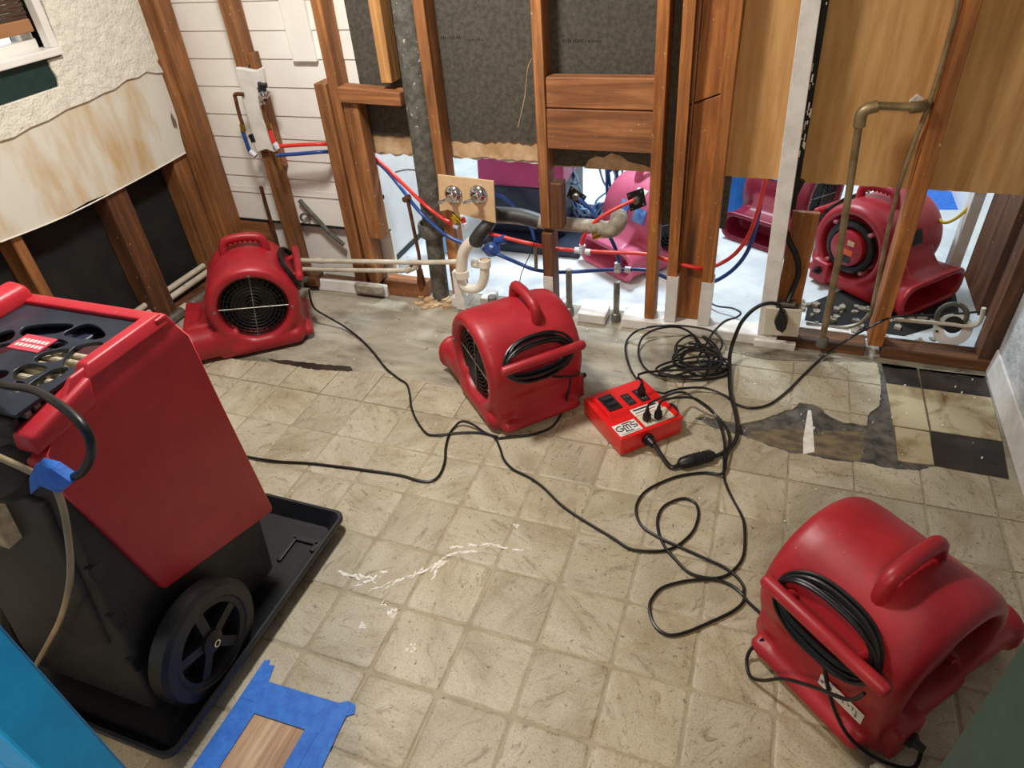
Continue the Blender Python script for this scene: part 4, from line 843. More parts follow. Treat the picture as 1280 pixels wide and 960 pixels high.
cord('black cord ring lying flat on the tiles just left of the near air mover', [(1.104,0.515,0.006),(1.100,0.487,0.006),(1.076,0.451,0.006),(1.028,0.405,0.006),(0.976,0.359,0.006),(0.934,0.333,0.006),(0.902,0.336,0.006),(0.876,0.361,0.006),(0.861,0.404,0.006),(0.866,0.440,0.006),(0.884,0.474,0.006),(0.924,0.505,0.006),(0.970,0.528,0.006),(1.023,0.544,0.006),(1.068,0.537,0.006),(1.105,0.510,0.006)], r_)
cord('black cord running right from the coil to the gap at the wall corner', [(0.743,1.328,0.030),(0.796,1.373,0.030),(0.881,1.413,0.020),(0.958,1.406,0.006),(1.005,1.363,0.006),(1.063,1.354,0.006),(1.123,1.394,0.006),(1.183,1.495,0.006),(1.238,1.615,0.006),(1.309,1.749,0.015)] + [(1.377,1.740,0.112),(1.443,1.790,0.142),(1.500,1.810,0.179),(1.582,1.930,0.133),(1.681,1.950,0.139),(1.772,1.950,0.159),(1.871,1.950,0.187)], r_)
# thick lead from the wall outlet, in-line connector, to the box
TH = .0078
cord('thick black supply cable from the wall outlet down to the red power box', [(1.127,1.775,0.165),(1.119,1.765,0.196),(1.103,1.740,0.230),(1.069,1.720,0.244),(1.030,1.700,0.236),(0.995,1.680,0.203),(0.970,1.660,0.152)] + [(0.954,1.622,0.060),(0.962,1.558,0.020),(0.979,1.424,0.012),(1.007,1.307,0.012),(1.023,1.219,0.012),(1.021,1.144,0.012),(0.997,1.090,0.012),(0.967,1.053,0.012),(0.906,1.007,0.012),(0.862,0.980,0.015),(0.827,0.961,0.012)] + [pw(-.018, -.185, .036), pw(-.022, -.168, .042)], TH, extra=[
  ('plug', MB().prism(xz([(1.112,1.775,0.181),(1.133,1.775,0.184),(1.151,1.775,0.146),(1.150,1.775,0.112),(1.139,1.775,0.091),(1.115,1.775,0.103),(1.101,1.775,0.135)]), 'y', 1.762, 1.793), m_black),
  ('inline_connector', MB().lathe([(0, 0), (0, .010), (.012, .020), (.05, .023), (.052, .020), (.058, .020), (.06, .023), (.085, .022), (.087, .019), (.093, .019), (.095, .022), (.12, .021), (.134, .011), (.134, 0)], Vector([(0.852,0.971,0.020)][0]), Vector([(0.990,1.071,0.020)][0]) - Vector([(0.852,0.971,0.020)][0]), 18), m_black)], sub=8)
# tangled coil behind the box
cc = Vector([(0.852,1.616,0.000)][0]); rnd = random.Random(11)
def ring(cx, cy, rx, ry, rot, z, n=14):
    return [(cc.x + cx + rx * math.cos(t) * math.cos(rot) - ry * math.sin(t) * math.sin(rot), cc.y + cy + rx * math.cos(t) * math.sin(rot) + ry * math.sin(t) * math.cos(rot), z + .004 * math.sin(2 * t + rot)) for t in [2 * math.pi * k / n for k in range(n)]]
pts = []
for k in range(6):
    q = ring(rnd.uniform(-.03, .03), rnd.uniform(-.03, .03), .08 + .035 * rnd.random(), .055 + .05 * rnd.random(), rnd.uniform(0, 3), .004 + .0075 * k)
    pts += q
cord('tangled coil of black cord heaped on the floor behind the red power box', pts, r_, sub=4)
pts = []
for k in range(3): pts += ring(-.02 + rnd.uniform(-.02, .02), -.09 + rnd.uniform(-.02, .02), .13 + .02 * rnd.random(), .045 + .02 * rnd.random(), .35 + rnd.uniform(-.2, .2), .010 + .0085 * k)
cord('flattened loops of black cord in front of the coil, next to the red power box', pts + [pw(.085, .055, .17), pw(.066, .045, .14)], r_, sub=4, extra=[plug(pw(.066, .045, .085), (0, 0, 1))])
cord('two wide loops of black cord left of the tangled coil', [(0.741,1.341,0.020),(0.668,1.374,0.008),(0.593,1.464,0.008),(0.539,1.597,0.008),(0.528,1.694,0.008),(0.574,1.717,0.050),(0.668,1.756,0.060),(0.773,1.774,0.060),(0.866,1.774,0.050),(0.915,1.730,0.030),(0.901,1.640,0.020),(0.869,1.554,0.030),(0.831,1.510,0.030),(0.752,1.460,0.020),(0.682,1.470,0.008),(0.624,1.523,0.008),(0.588,1.621,0.008),(0.593,1.695,0.030),(0.645,1.740,0.050),(0.727,1.773,0.050),(0.799,1.752,0.030),(0.850,1.668,0.020),(0.886,1.564,0.030),(0.874,1.467,0.030)], r_)
cord('black cord coming between the white painted studs', [(.80, 2.15, .01)] + [(0.737,2.162,0.020),(0.796,2.099,0.020),(0.856,2.039,0.020),(0.927,2.017,0.030),(0.967,1.976,0.035),(0.951,1.923,0.040),(0.906,1.870,0.045),(0.868,1.765,0.040),(0.849,1.665,0.030),(0.835,1.579,0.030),(0.881,1.537,0.020)], r_)
# ============================================================= FLOOR PATCH WITH BLUE TAPE
fp = thing('floor_patch', 'bare plywood floor patch framed with blue masking tape at the bottom left', 'floor patch', (.06, -.3, 0))
MB().box((-.05, -.75, .0002), (.18, -.13, .0012)).build('plywood', m_ply, fp)
def tstrip(poly, z): MB().sheet(poly, z, z + .0008).build('tape_strip', m_tape, fp)
tstrip([(-.092, -.75), (-.036, -.75), (-.034, -.21), (-.036, -.12), (-.052, -.062), (-.068, -.066), (-.074, -.052), (-.088, -.058), (-.086, -.2)], .0014)
tstrip([(-.086, -.165), (-.086, -.108), (.17, -.100), (.19, -.088), (.214, -.092), (.223, -.112), (.205, -.125), (.20, -.160)], .0022)
tstrip([(.158, -.75), (.206, -.75), (.208, -.3), (.215, -.25), (.208, -.16), (.205, -.10), (.160, -.11)], .003)
tstrip([(-.045, -.75), (-.022, -.75), (-.022, -.19), (-.045, -.18)], .0034)
tstrip([(-.04, -.19), (-.04, -.150), (.165, -.145), (.165, -.184)], .0038)
tstrip([(.124, -.75), (.160, -.75), (.160, -.18), (.126, -.18)], .0042)
# ============================================================= PLUMBING AND FITTINGS
def run(name, label, cat, pts, r, mat, extra=(), n=10, sub=6, group=None):
    o = MB().tube(pts, r, n, sub).build(name, mat, None, smooth=True); tag(o, label, cat, group)
    for nm, mb, mt in extra: mb.build(nm, mt, o, smooth=True)
    return o
def hubs(ps, d, r, t, mat, nm='coupling'):
    d = Vector(d).normalized(); return [(nm, MB().lathe([(-t, r * .85), (-t, r), (t, r), (t, r * .85)], p, d, 18), mat) for p in ps]
run('soil_pipe', 'thick grey cast iron drain pipe standing upright in the stud bay', 'pipe', [(-.402, 1.865, 2.3), (-.402, 1.865, 1.28), (-.412, 1.865, .37)], .056, m_iron, [
  ('coupling', MB().lathe([(-.03, .054), (-.03, .062), (-.02, .066), (.02, .066), (.03, .062), (.03, .054)], (-.43, 1.865, .36), (.02, 0, 1), 20), m_iron),
  ('lower_pipe', MB().tube([(-.428, 1.865, .36), (-.436, 1.865, -.006)], .041, 18, 1), m_iron)], 20, 1)
dg_ = MB()
for k in range(26): dg_.sheet(blob(-.43 + random.uniform(-.12, .12), 1.80 + random.uniform(-.05, .06), random.uniform(.008, .022), 6), -.006, random.uniform(0, .012))
tag(dg_.build('rubble', m_kraft_torn), 'brown crumbs of debris around the foot of the cast iron pipe', 'debris', kind='stuff')
run('thin_pipe', 'thin rusty upright pipe with a tee beside the cast iron pipe', 'pipe', [(-0.519,1.840,0.492),(-0.515,1.840,0.404),(-0.511,1.840,0.305),(-0.509,1.840,0.215),(-0.521,1.840,0.116),(-0.527,1.840,0.027)], .0085, m_copper, [('tee', MB().cyl(Vector([(-0.539,1.840,0.498)][0]), Vector([(-0.507,1.840,0.515)][0]), .013), m_copper), ('valve', MB().lathe([(0, .0), (0, .018), (.03, .022), (.06, .018), (.075, .016), (.10, .016), (.10, 0)], Vector([(-0.519,1.840,0.050)][0]), (0, 0, 1), 12), m_copper)])
run('left_pipe', 'brown upright pipe in front of the white panel beside the left air mover', 'pipe', [(-1.333,1.860,0.502),(-1.336,1.860,0.383),(-1.335,1.860,0.227),(-1.343,1.860,0.127)], .009, m_copper, sub=2)
run('conduit', 'upper cream plastic conduit running along the bottom of the back wall', 'conduit', [(-1.198,1.790,0.154),(-1.043,1.790,0.166),(-0.764,1.790,0.192),(-0.459,1.790,0.220),(-0.273,1.790,0.244)], .012, m_pvcpipe, sub=2, extra=hubs([Vector([(-1.043,1.790,0.166)][0])], (1, 0, .05), .014, .02, m_pvcpipe))
run('conduit', 'lower cream plastic pipe with elbow under the conduit on the back wall', 'conduit', [(-1.258,1.795,0.095),(-0.964,1.795,0.124),(-0.733,1.795,0.145),(-0.577,1.795,0.163),(-0.527,1.795,0.177),(-0.497,1.795,0.205)], .012, m_pvcpipe, sub=3, extra=[('elbow', MB().lathe([(0, .013), (0, .017), (.04, .017), (.04, .013)], Vector([(-0.564,1.795,0.164)][0]), Vector([(-0.507,1.795,0.196)][0]) - Vector([(-0.564,1.795,0.164)][0]), 14), m_pvcpipe)])
run('valve_stub', 'short grey steel pipe and valve at the right of the left air mover', 'pipe', [(-1.265,1.790,0.033),(-1.193,1.790,0.041),(-1.110,1.790,0.060)], .016, m_steel, [('valve', MB().lathe([(0, 0), (0, .028), (.02, .032), (.05, .026), (.05, 0)], Vector([(-1.133,1.790,0.048)][0]), (1, 0, 0), 14), m_copper)], sub=1)
run('floor_pipe', 'upper pale pipe along the foot of the left wall', 'pipe', [(-1.715, .2, .112), (-1.715, 1.80, .112)], .014, m_pvcpipe, sub=1)
run('floor_pipe', 'lower pale pipe along the foot of the left wall', 'pipe', [(-1.705, .2, .075), (-1.705, 1.80, .075)], .016, m_pvcpipe, sub=1)
run('floor_pipe', 'thicker grey pipe lying along the foot of the left wall', 'pipe', [(-1.635, .2, .02), (-1.635, 1.72, .02)], .024, m_steel, sub=1, extra=hubs([(-1.635, 1.42, .02)], (0, 1, 0), .028, .02, m_pvcpipe))
# left valve set on the painted piece of the first stud
vt = thing('valve_board', 'white painted board with chrome shutoff valve and stub pipes on the left stud', 'plumbing valve', (-1.2, 1.80, .7))
BD = xz([(-1.224,1.800,1.058),(-1.132,1.800,1.046),(-1.087,1.800,1.059),(-1.097,1.800,0.970),(-1.133,1.800,0.949),(-1.154,1.800,0.841),(-1.138,1.800,0.785),(-1.137,1.800,0.699),(-1.181,1.800,0.712),(-1.240,1.800,0.695),(-1.233,1.800,0.838),(-1.232,1.800,0.947)])
MB().prism(BD, 'y', 1.792, 1.818).build('board', m_white_paint, vt, bevel=.003, seg=1)
MB().prism(xz([(-1.256,1.800,0.774),(-1.231,1.800,0.782),(-1.226,1.800,0.746),(-1.251,1.800,0.738)]), 'y', 1.789, 1.793).build('board_hole', m_ink, vt)
MB().tube([(-1.214,1.790,0.950),(-1.257,1.785,0.951),(-1.263,1.785,0.924),(-1.267,1.785,0.869),(-1.266,1.785,0.824)], .0085, 10, 3).build('elbow_pipe', m_copper, vt, smooth=True)
MB().tube([(-1.277,1.785,0.795),(-1.274,1.785,0.742),(-1.269,1.785,0.694),(-1.250,1.785,0.684)], .009, 10, 2).build('blue_stub', m_pexb, vt, smooth=True)
MB().cyl(Vector([(-1.270,1.785,0.824)][0]), Vector([(-1.273,1.785,0.792)][0]), .011).build('fitting', m_brass, vt, smooth=True)
MB().cyl(Vector([(-1.266,1.785,0.702)][0]), Vector([(-1.243,1.785,0.681)][0]), .013).build('crimp', m_crimp, vt, smooth=True)
MB().cyl(Vector([(-1.097,1.785,0.999)][0]), Vector([(-1.115,1.785,0.934)][0]), .020).build('valve_plate', m_ink, vt, smooth=True)
MB().lathe([(0, 0), (0, .02), (.025, .018), (.03, .012), (.05, .012), (.05, 0)], Vector([(-1.106,1.790,0.959)][0]), (.3, -1, -.2), 14).build('valve', m_chrome, vt, smooth=True)
MB().tube([(-1.068,1.780,0.975),(-1.089,1.780,0.952),(-1.126,1.780,0.928),(-1.119,1.780,0.912)], .011, 10, 3).build('valve_handle', m_chrome, vt, smooth=True)
MB().tube([(-1.127,1.785,0.910),(-1.131,1.785,0.863),(-1.127,1.785,0.825)], .009, 10, 2).build('stub_pipe', m_copper, vt, smooth=True)
MB().cyl(Vector([(-1.125,1.785,0.832)][0]), Vector([(-1.124,1.785,0.808)][0]), .012).build('fitting', m_brass, vt, smooth=True)
MB().tube([(-1.125,1.785,0.804),(-1.124,1.785,0.769),(-1.118,1.785,0.738)], .011, 10, 2).build('red_stub', m_pexr, vt, smooth=True)
MB().cyl(Vector([(-1.120,1.785,0.745)][0]), Vector([(-1.106,1.785,0.720)][0]), .013).build('crimp', m_crimp, vt, smooth=True)
MB().cyl(Vector([(-1.131,1.785,0.697)][0]), Vector([(-1.129,1.785,0.624)][0]), .010).build('fitting', m_brass, vt, smooth=True)
PR = .0085
run('pex_pipe', 'red plastic water pipe from the left valve, sloping down to the tan plate', 'pipe', [(-1.111,1.790,0.729),(-0.995,1.800,0.738),(-0.891,1.815,0.741),(-0.873,1.925,0.703),(-0.752,1.925,0.683),(-0.669,1.925,0.625),(-0.584,1.910,0.558),(-0.418,1.800,0.504),(-0.336,1.790,0.452),(-0.271,1.790,0.416)], PR, m_pexr, hubs([Vector([(-0.271,1.790,0.416)][0])], (1, 0, -.5), .012, .012, m_crimp, 'crimp'))
run('pex_pipe', 'blue plastic water pipe from the left valve, sloping down below the red one', 'pipe', [(-1.125,1.785,0.690),(-1.007,1.800,0.698),(-0.901,1.815,0.706),(-0.881,1.925,0.670),(-0.745,1.925,0.658),(-0.664,1.925,0.607),(-0.582,1.910,0.520),(-0.454,1.800,0.476),(-0.367,1.785,0.406),(-0.307,1.785,0.362),(-0.239,1.785,0.341)], PR, m_pexb)
run('pex_pipe', 'red plastic water pipe running right through the studs from the tan plate', 'pipe', [(-0.118,1.800,0.391),(-0.011,1.790,0.379),(0.080,1.790,0.365),(0.145,1.865,0.317),(0.261,1.865,0.317),(0.395,1.865,0.323),(0.532,1.865,0.330),(0.617,1.860,0.323),(0.702,1.845,0.310),(0.783,1.850,0.298),(0.841,1.930,0.275),(0.907,1.950,0.323),(0.952,1.960,0.408),(0.973,1.960,0.519),(0.981,1.970,0.626),(0.979,1.980,0.709)], PR, m_pexr, hubs([Vector([(0.261,1.865,0.317)][0]), Vector([(0.307,1.865,0.314)][0])], (1, 0, 0), .014, .012, m_crimp, 'crimp'))
run('pex_pipe', 'blue plastic water pipe running low through the studs from the valve', 'pipe', [(-0.147,1.780,0.325),(-0.065,1.770,0.307),(0.019,1.790,0.264),(0.081,1.800,0.238),(0.122,1.925,0.166),(0.217,1.925,0.177),(0.329,1.925,0.197),(0.437,1.925,0.213),(0.560,1.925,0.223),(0.666,1.925,0.189),(0.769,1.925,0.178),(0.839,1.940,0.193),(0.907,1.950,0.249),(0.951,1.960,0.323),(0.972,1.965,0.415),(0.977,1.970,0.528),(0.978,1.985,0.620)], PR, m_pexb, hubs([Vector([(0.426,1.925,0.212)][0]), Vector([(0.472,1.925,0.217)][0])], (1, 0, 0), .014, .013, m_crimp, 'crimp'))
run('pex_riser', 'red plastic riser curving up to a black flange between the studs', 'pipe', [(0.279,1.865,0.323),(0.286,1.865,0.376),(0.318,1.865,0.434),(0.372,1.880,0.481),(0.434,1.900,0.516),(0.495,1.920,0.544)], PR, m_pexr, [('tee', MB().cyl(Vector([(0.279,1.865,0.308)][0]), Vector([(0.283,1.865,0.346)][0]), .014), m_crimp)])
run('pex_riser', 'blue plastic riser curving up to a black flange beside the pipe block', 'pipe', [(0.437,1.925,0.217),(0.428,1.925,0.271),(0.402,1.925,0.340),(0.362,1.925,0.407),(0.316,1.925,0.469),(0.269,1.920,0.517),(0.242,1.930,0.532)], PR, m_pexb, [('tee', MB().cyl(Vector([(0.433,1.925,0.209)][0]), Vector([(0.425,1.925,0.247)][0]), .014), m_crimp)])
for (pp, lab) in (([(0.215,1.930,0.579),(0.284,1.930,0.535),(0.263,1.930,0.495),(0.196,1.930,0.529)], 'black square pipe flange beside the pipe block on the centre stud'), ([(0.453,1.930,0.561),(0.520,1.930,0.589),(0.537,1.930,0.515),(0.472,1.930,0.482)], 'black square pipe flange with red pipe left of the orange stud')):
    P = [Vector(p) for p in pp]; c = sum(P, Vector()) / 4
    fl = MB().hexa(P, [p + Vector((0, .008, 0)) for p in P]).build('pipe_flange', m_black, None, bevel=.002); tag(fl, lab, 'pipe fitting')
    MB().lathe([(0, 0), (0, .016), (.02, .013), (.02, 0)], c, (0, -1, 0), 12).build('collar', m_steel, fl, smooth=True)
    mb = MB()
    for p in P: q = c.lerp(p, .72); mb.lathe([(0, 0), (0, .004), (.002, .004), (.002, 0)], q + Vector((0, -.001, 0)), (0, -1, 0), 8)
    mb.build('flange_screw', m_steel, fl)
# horizontal waste pipe
run('waste_pipe', 'grey horizontal waste pipe with black joint running behind the centre stud', 'pipe', [(-0.121,1.880,0.438),(-0.001,1.880,0.440),(0.144,1.880,0.427),(0.286,1.880,0.428),(0.397,1.880,0.423)], .030, m_dustpipe, [
  ('black_sleeve', MB().tube([(-0.113,1.880,0.446),(-0.001,1.880,0.448),(0.086,1.880,0.429)], .034, 16, 3), m_abs),
  ('elbow', MB().tube([(0.356,1.880,0.416),(0.407,1.880,0.424),(0.430,1.880,0.451),(0.425,1.930,0.461)], .036, 16, 4), m_dustpipe), ('cleanout', MB().cyl(Vector([(0.333,1.860,0.390)][0]), Vector([(0.367,1.860,0.408)][0]), .016), m_brass)], 16, 3)
# tan plate with two chrome handles
tpn = thing('tap_plate', 'tan hardboard plate with two chrome tap stems mounted in front of the pipes', 'tap plate', (-.2, 1.77, .45))
MB().prism(xz([(-0.316,1.770,0.654),(-0.065,1.770,0.642),(-0.071,1.770,0.457),(-0.143,1.770,0.469),(-0.231,1.770,0.484),(-0.289,1.770,0.501),(-0.329,1.770,0.490)]), 'y', 1.768, 1.776).build('plate', m_tanply, tpn, bevel=.001, seg=1)
for px, nm in (([(-0.253,1.768,0.572)][0], 1), ([(-0.138,1.768,0.580)][0], 2)):
    c = Vector(px)
    es = MB().lathe([(0, 0), (0, .042), (.004, .041), (.014, .030), (.02, .018), (.02, 0)], c, (0, -1, 0), 28).build('escutcheon', m_chrome, tpn, smooth=True)
    MB().lathe([(0, 0), (0, .013), (.035, .013), (.038, .011), (.038, 0)], c + Vector((0, -.018, 0)), (0, -1, .0), 14).build('stem', m_chrome, es, smooth=True)
    MB().tube([c + Vector((0, -.04, 0)), c + Vector((-.025, -.045, -.012)), c + Vector((-.045, -.045, -.02))], .006, 8, 3).lathe([(-.008, 0), (-.006, .008), (.006, .008), (.008, 0)], c + Vector((-.045, -.045, -.02)), (1, 0, .4), 10).build('lever', m_chrome, es, smooth=True)
# trap and black arm
tp_ = thing('drain_trap', 'white plastic drain trap with black arm and open inlet below the tan plate', 'drain trap', (-.2, 1.75, .0))
MB().tube([(-0.106,1.850,0.482),(-0.121,1.800,0.436),(-0.150,1.770,0.402),(-0.181,1.760,0.358)], .030, 16, 4).build('black_arm', m_abs, tp_, smooth=True)
MB().tube([(-0.184,1.760,0.366),(-0.218,1.760,0.335),(-0.244,1.760,0.282),(-0.257,1.760,0.200)], .027, 16, 4).build('elbow', m_pvc, tp_, smooth=True)
MB().lathe([(-.016, .026), (-.016, .034), (.016, .034), (.016, .026)], Vector([(-0.257,1.760,0.200)][0]), (0, .05, 1), 18).build('slip_nut', m_pvc, tp_, smooth=True)
MB().tube([(-0.259,1.760,0.184),(-0.257,1.760,0.138),(-0.218,1.760,0.126),(-0.172,1.760,0.144),(-0.148,1.760,0.188),(-0.139,1.760,0.242),(-0.136,1.760,0.274)], .022, 14, 4).build('u_bend', m_pvc, tp_, smooth=True)
MB().lathe([(-.02, .022), (-.02, .0275), (.012, .0285), (.014, .021), (-.01, .021)], Vector([(-0.137,1.760,0.270)][0]), (0, .05, 1), 20).build('inlet_collar', m_pvc, tp_, smooth=True)
MB().lathe([(0, 0), (0, .021), (.002, .021), (.002, 0)], Vector([(-0.136,1.760,0.274)][0]), (0, 0, 1), 18).build('inlet_bore', m_tanply, tp_)
MB().lathe([(0, 0), (0, .024), (.03, .024), (.03, 0)], Vector([(-0.210,1.800,0.242)][0]), (1, -.2, .0), 16).build('tee_arm', m_pvc, tp_, smooth=True)
MB().box((-.31, 1.765, .0), (-.265, 1.80, .20)).build('support_block', m_white_paint, tp_, bevel=.003)
vb = MB().lathe([(0, 0), (0, .03), (.02, .034), (.05, .03), (.06, .018), (.06, 0)], Vector([(-0.125,1.800,0.314)][0]), (.4, -.3, .2), 14).lathe([(0, 0), (0, .02), (.05, .02), (.05, 0)], Vector([(-0.090,1.800,0.363)][0]), (1, -.2, .3), 12).build('water_valve', m_pexb, None, smooth=True)
tag(vb, 'dark blue plastic water valve just right of the black drain arm', 'valve')
MB().cyl(Vector([(-0.143,1.800,0.328)][0]), Vector([(-0.156,1.790,0.312)][0]), .014).build('crimp', m_crimp, vb, smooth=True)
ye = MB().lathe([(0, 0), (0, .018), (.05, .016), (.05, 0)], Vector([(-0.284,1.800,0.467)][0]), (.5, 0, -.5), 12).build('gas_cock', m_brass, None, smooth=True)
tag(ye, 'small yellow brass valve peeking out under the left corner of the tan plate', 'valve')
MB().cyl(Vector([(-0.276,1.790,0.464)][0]), Vector([(-0.268,1.790,0.435)][0]), .013).build('yellow_handle', m_yellow, ye, smooth=True)
for k, (a, b_) in enumerate((('574,276', 0), ('582,278', 0))): pass
st_ = MB().cyl(Vector([(-0.240,1.800,0.455)][0]), Vector([(-0.230,1.800,0.411)][0]), .011).build('red_coupling', m_pexr, None, smooth=True); tag(st_, 'short red pipe coupling under the middle of the tan plate', 'pipe fitting')
MB().cyl(Vector([(-0.226,1.790,0.435)][0]), Vector([(-0.221,1.790,0.413)][0]), .013).build('crimp', m_crimp, st_, smooth=True)
# stub pipes through the bottom plate
for px, lab in (([(0.228,1.850,0.229),(0.224,1.850,0.010)], 'short galvanised stub pipe in the left gap between the white plate blocks'), ([(0.436,1.850,0.194),(0.441,1.850,-0.002)], 'short galvanised stub pipe in the right gap between the white plate blocks')):
    a, b = Vector(px[0]), Vector(px[1]); b.z = -.006; a.x = b.x
    run('stub_pipe', lab, 'pipe', [a, b], .014, m_steel, [('collar', MB().lathe([(0, 0), (0, .021), (.04, .021), (.045, .016), (.045, 0)], b, (0, 0, 1), 14), m_steel)], 14, 1)
run('stub_pipe', 'thin pale pipe hanging from the red pipe left of the centre stud', 'pipe', [(0.090,1.800,0.350),(0.091,1.800,0.297),(0.089,1.800,0.243)], .008, m_steel, sub=1)
run('stub_pipe', 'short grey pipe foot between the white trap blocks', 'pipe', [(-.135, 1.80, -.006), (-.135, 1.80, .075)], .022, m_steel, sub=1)
run('wire', 'thin black wire hanging from the red pipe down behind the middle air mover', 'wire', [(0.098,1.770,0.384),(0.081,1.770,0.338),(0.052,1.770,0.277),(0.026,1.770,0.216),(0.014,1.770,0.146),(0.008,1.770,0.103)], .0022, m_cord, n=6)
run('wire', 'thin pale wire dangling down the black paper left of the centre stud', 'wire', [(0.094,1.860,1.087),(0.077,1.860,1.056),(0.068,1.860,1.011),(0.058,1.860,0.952),(0.041,1.860,0.892),(0.021,1.860,0.833)], .0016, m_kraft_torn, n=6)
run('grey_tube', 'dark grey tube running diagonally down in front of the lower white panel', 'tube', [(-1.160,1.900,0.429),(-1.122,1.900,0.382),(-1.077,1.900,0.327),(-1.028,1.900,0.268),(-0.960,1.900,0.209)], .011, m_iron, [('clip', MB().torus(Vector([(-1.146,1.890,0.343)][0]), (.6, -1, 0), .02, .006, 16, 6), m_steel)])
# gas pipe on the right
run('gas_pipe', 'bare brownish gas pipe rising from the floor with an elbow at the top right', 'pipe', [(1.294,1.800,0.030),(1.291,1.790,0.138),(1.282,1.790,0.400),(1.262,1.790,0.691),(1.245,1.790,0.908)], .0125, m_brasspipe, [
  ('elbow', MB().tube([(1.247,1.790,0.900),(1.248,1.790,0.948),(1.289,1.790,0.967)], .019, 14, 5), m_brasspipe), ('cross_pipe', MB().tube([(1.282,1.790,0.967),(1.340,1.790,0.966),(1.397,1.790,0.965)], .0125, 12, 1), m_brasspipe),
  ('tee', MB().tube([(1.381,1.790,0.964),(1.414,1.800,0.965),(1.440,1.860,0.957)], .018, 14, 3), m_brasspipe), ('floor_collar', MB().lathe([(0, 0), (0, .022), (.035, .022), (.045, .015), (.045, 0)], Vector([(1.297,1.800,0.030)][0]), (0, 0, 1), 12), m_iron)], 12, 1)
pl_ = MB().prism(xz([(1.386,1.896,0.956),(1.398,1.896,0.971),(1.407,1.896,0.981),(1.430,1.896,0.967),(1.445,1.896,0.952),(1.429,1.896,0.944),(1.401,1.896,0.944)]), 'y', 1.885, 1.899).build('plaster_lump', m_gypsum, None, bevel=.004); tag(pl_, 'white lump of plaster behind the end of the gas pipe elbow', 'plaster')
run('armoured_cable', 'metal armoured cable fixed along the left edge of the right hand stud', 'cable', [(1.410,1.815,1.381),(1.435,1.815,1.250),(1.439,1.815,1.092),(1.436,1.815,0.974),(1.423,1.815,0.829),(1.417,1.815,0.677),(1.422,1.815,0.530),(1.433,1.815,0.371),(1.441,1.815,0.242),(1.446,1.830,0.173)], .0075, m_brasspipe)
run('conduit', 'grey bent tube lying low in the right opening behind the stud', 'conduit', [(1.234,1.930,0.048),(1.304,1.930,0.043),(1.379,1.930,0.050),(1.434,1.930,0.078),(1.459,1.930,0.127)], .008, m_steel)
run('conduit', 'straight tan pipe ending at the white disc in the right corner', 'conduit', [(1.552,1.930,0.114),(1.643,1.930,0.116),(1.740,1.930,0.119),(1.814,1.930,0.118),(1.841,1.930,0.144),(1.836,1.930,0.204)], .0085, m_pvcpipe)
run('black_cable', 'black cable dropping down the brown board into the wall outlet', 'cable', [(1.108,1.850,0.688),(1.078,1.850,0.573),(1.072,1.845,0.524),(1.100,1.845,0.454),(1.141,1.845,0.385),(1.158,1.845,0.318),(1.150,1.845,0.245),(1.140,1.820,0.200)], .011, m_cord)
# wall outlet
ol = thing('wall_outlet', 'beige wall outlet plate with a black plug near the white stud', 'wall outlet', (1.13, 1.80, .05))
op = MB().prism([(1.070, .052), (1.202, .060), (1.197, .186), (1.060, .178)], 'y', 1.794, 1.802).build('cover_plate', m_cover, ol, bevel=.002)
MB().box((1.068, 1.802, .055), (1.196, 1.86, .175)).build('outlet_box', m_steel, ol)
MB().lathe([(0, 0), (0, .032), (.003, .031), (.003, 0)], (1.135, 1.794, .115), (0, -1, 0), 24).build('receptacle', m_cover, op)
MB().box((1.10, 1.81, .183), (1.17, 1.85, .20)).build('cable_clamp', m_steel, ol, bevel=.003)
# white disc at far right
ds = thing('pipe_cover', 'round white pipe cover with dark hole lying in the right wall corner', 'pipe cover', (1.78, 1.93, .03))
MB().lathe([(0, .03), (0, .068), (.004, .066), (.007, .03), (0, .03)], Vector([(1.764,1.935,0.093)][0]), (0, -1, .25), 30).build('disc', m_white, ds, smooth=True)
MB().lathe([(0, 0), (0, .034), (.012, .034), (.012, 0)], Vector([(1.759,1.940,0.115)][0]), (0, -1, .25), 20).build('drain_hole', m_ink, ds)
mb = MB()
for q in [(1.710,1.925,0.084),(1.765,1.925,0.047)]: mb.lathe([(0, 0), (0, .005), (.003, .005), (.003, 0)], Vector(q), (0, -1, .2), 8)
mb.build('screw', m_ink, ds)
MB().torus(Vector([(1.747,1.945,0.147)][0]), (0, -1, .2), .05, .010, 24, 8).build('rusty_ring', m_iron, ds, smooth=True)
# ============================================================= NEXT ROOM THINGS
ap = thing('white_appliance', 'white appliance standing behind the wall left of the cast iron pipe', 'appliance', (-1.15, 2.5, -.004))
MB().box((-1.45, 2.04, .03), (-.832, 2.75, .86)).build('cabinet', m_white, ap, bevel=.015, seg=3)
MB().box((-1.43, 2.07, -.004), (-.84, 2.72, .03)).build('plinth', m_ink, ap)
MB().box((-1.44, 2.035, .70), (-.85, 2.045, .83)).build('control_panel', m_cover, ap, bevel=.003)
MB().tube([(-0.673,2.032,0.549),(-0.611,2.032,0.564),(-0.561,2.032,0.563),(-0.506,2.032,0.548)], .004, 6).build('loose_string', m_steel, ap, smooth=True)  # thin loose string, parented to the appliance
bd = thing('blue_bag', 'light blue plastic bag hanging behind the cast iron pipe', 'bag', (-.45, 2.3, -.004))
MB().prism([(-.63, 0), (-.57, 0), (-.565, .45), (-.57, .75), (-.63, .72), (-.64, .5)], 'y', 2.3, 2.36).build('sheet', M('pale_blue_plastic', (126, 178, 216), (90, 146, 196), .4, scale=9), bd, bevel=.012, seg=2)
d2 = thing('dehumidifier', 'magenta-lit red and navy dehumidifier in the next room behind the tan tap plate', 'dehumidifier', (-.2, 2.75, -.004))
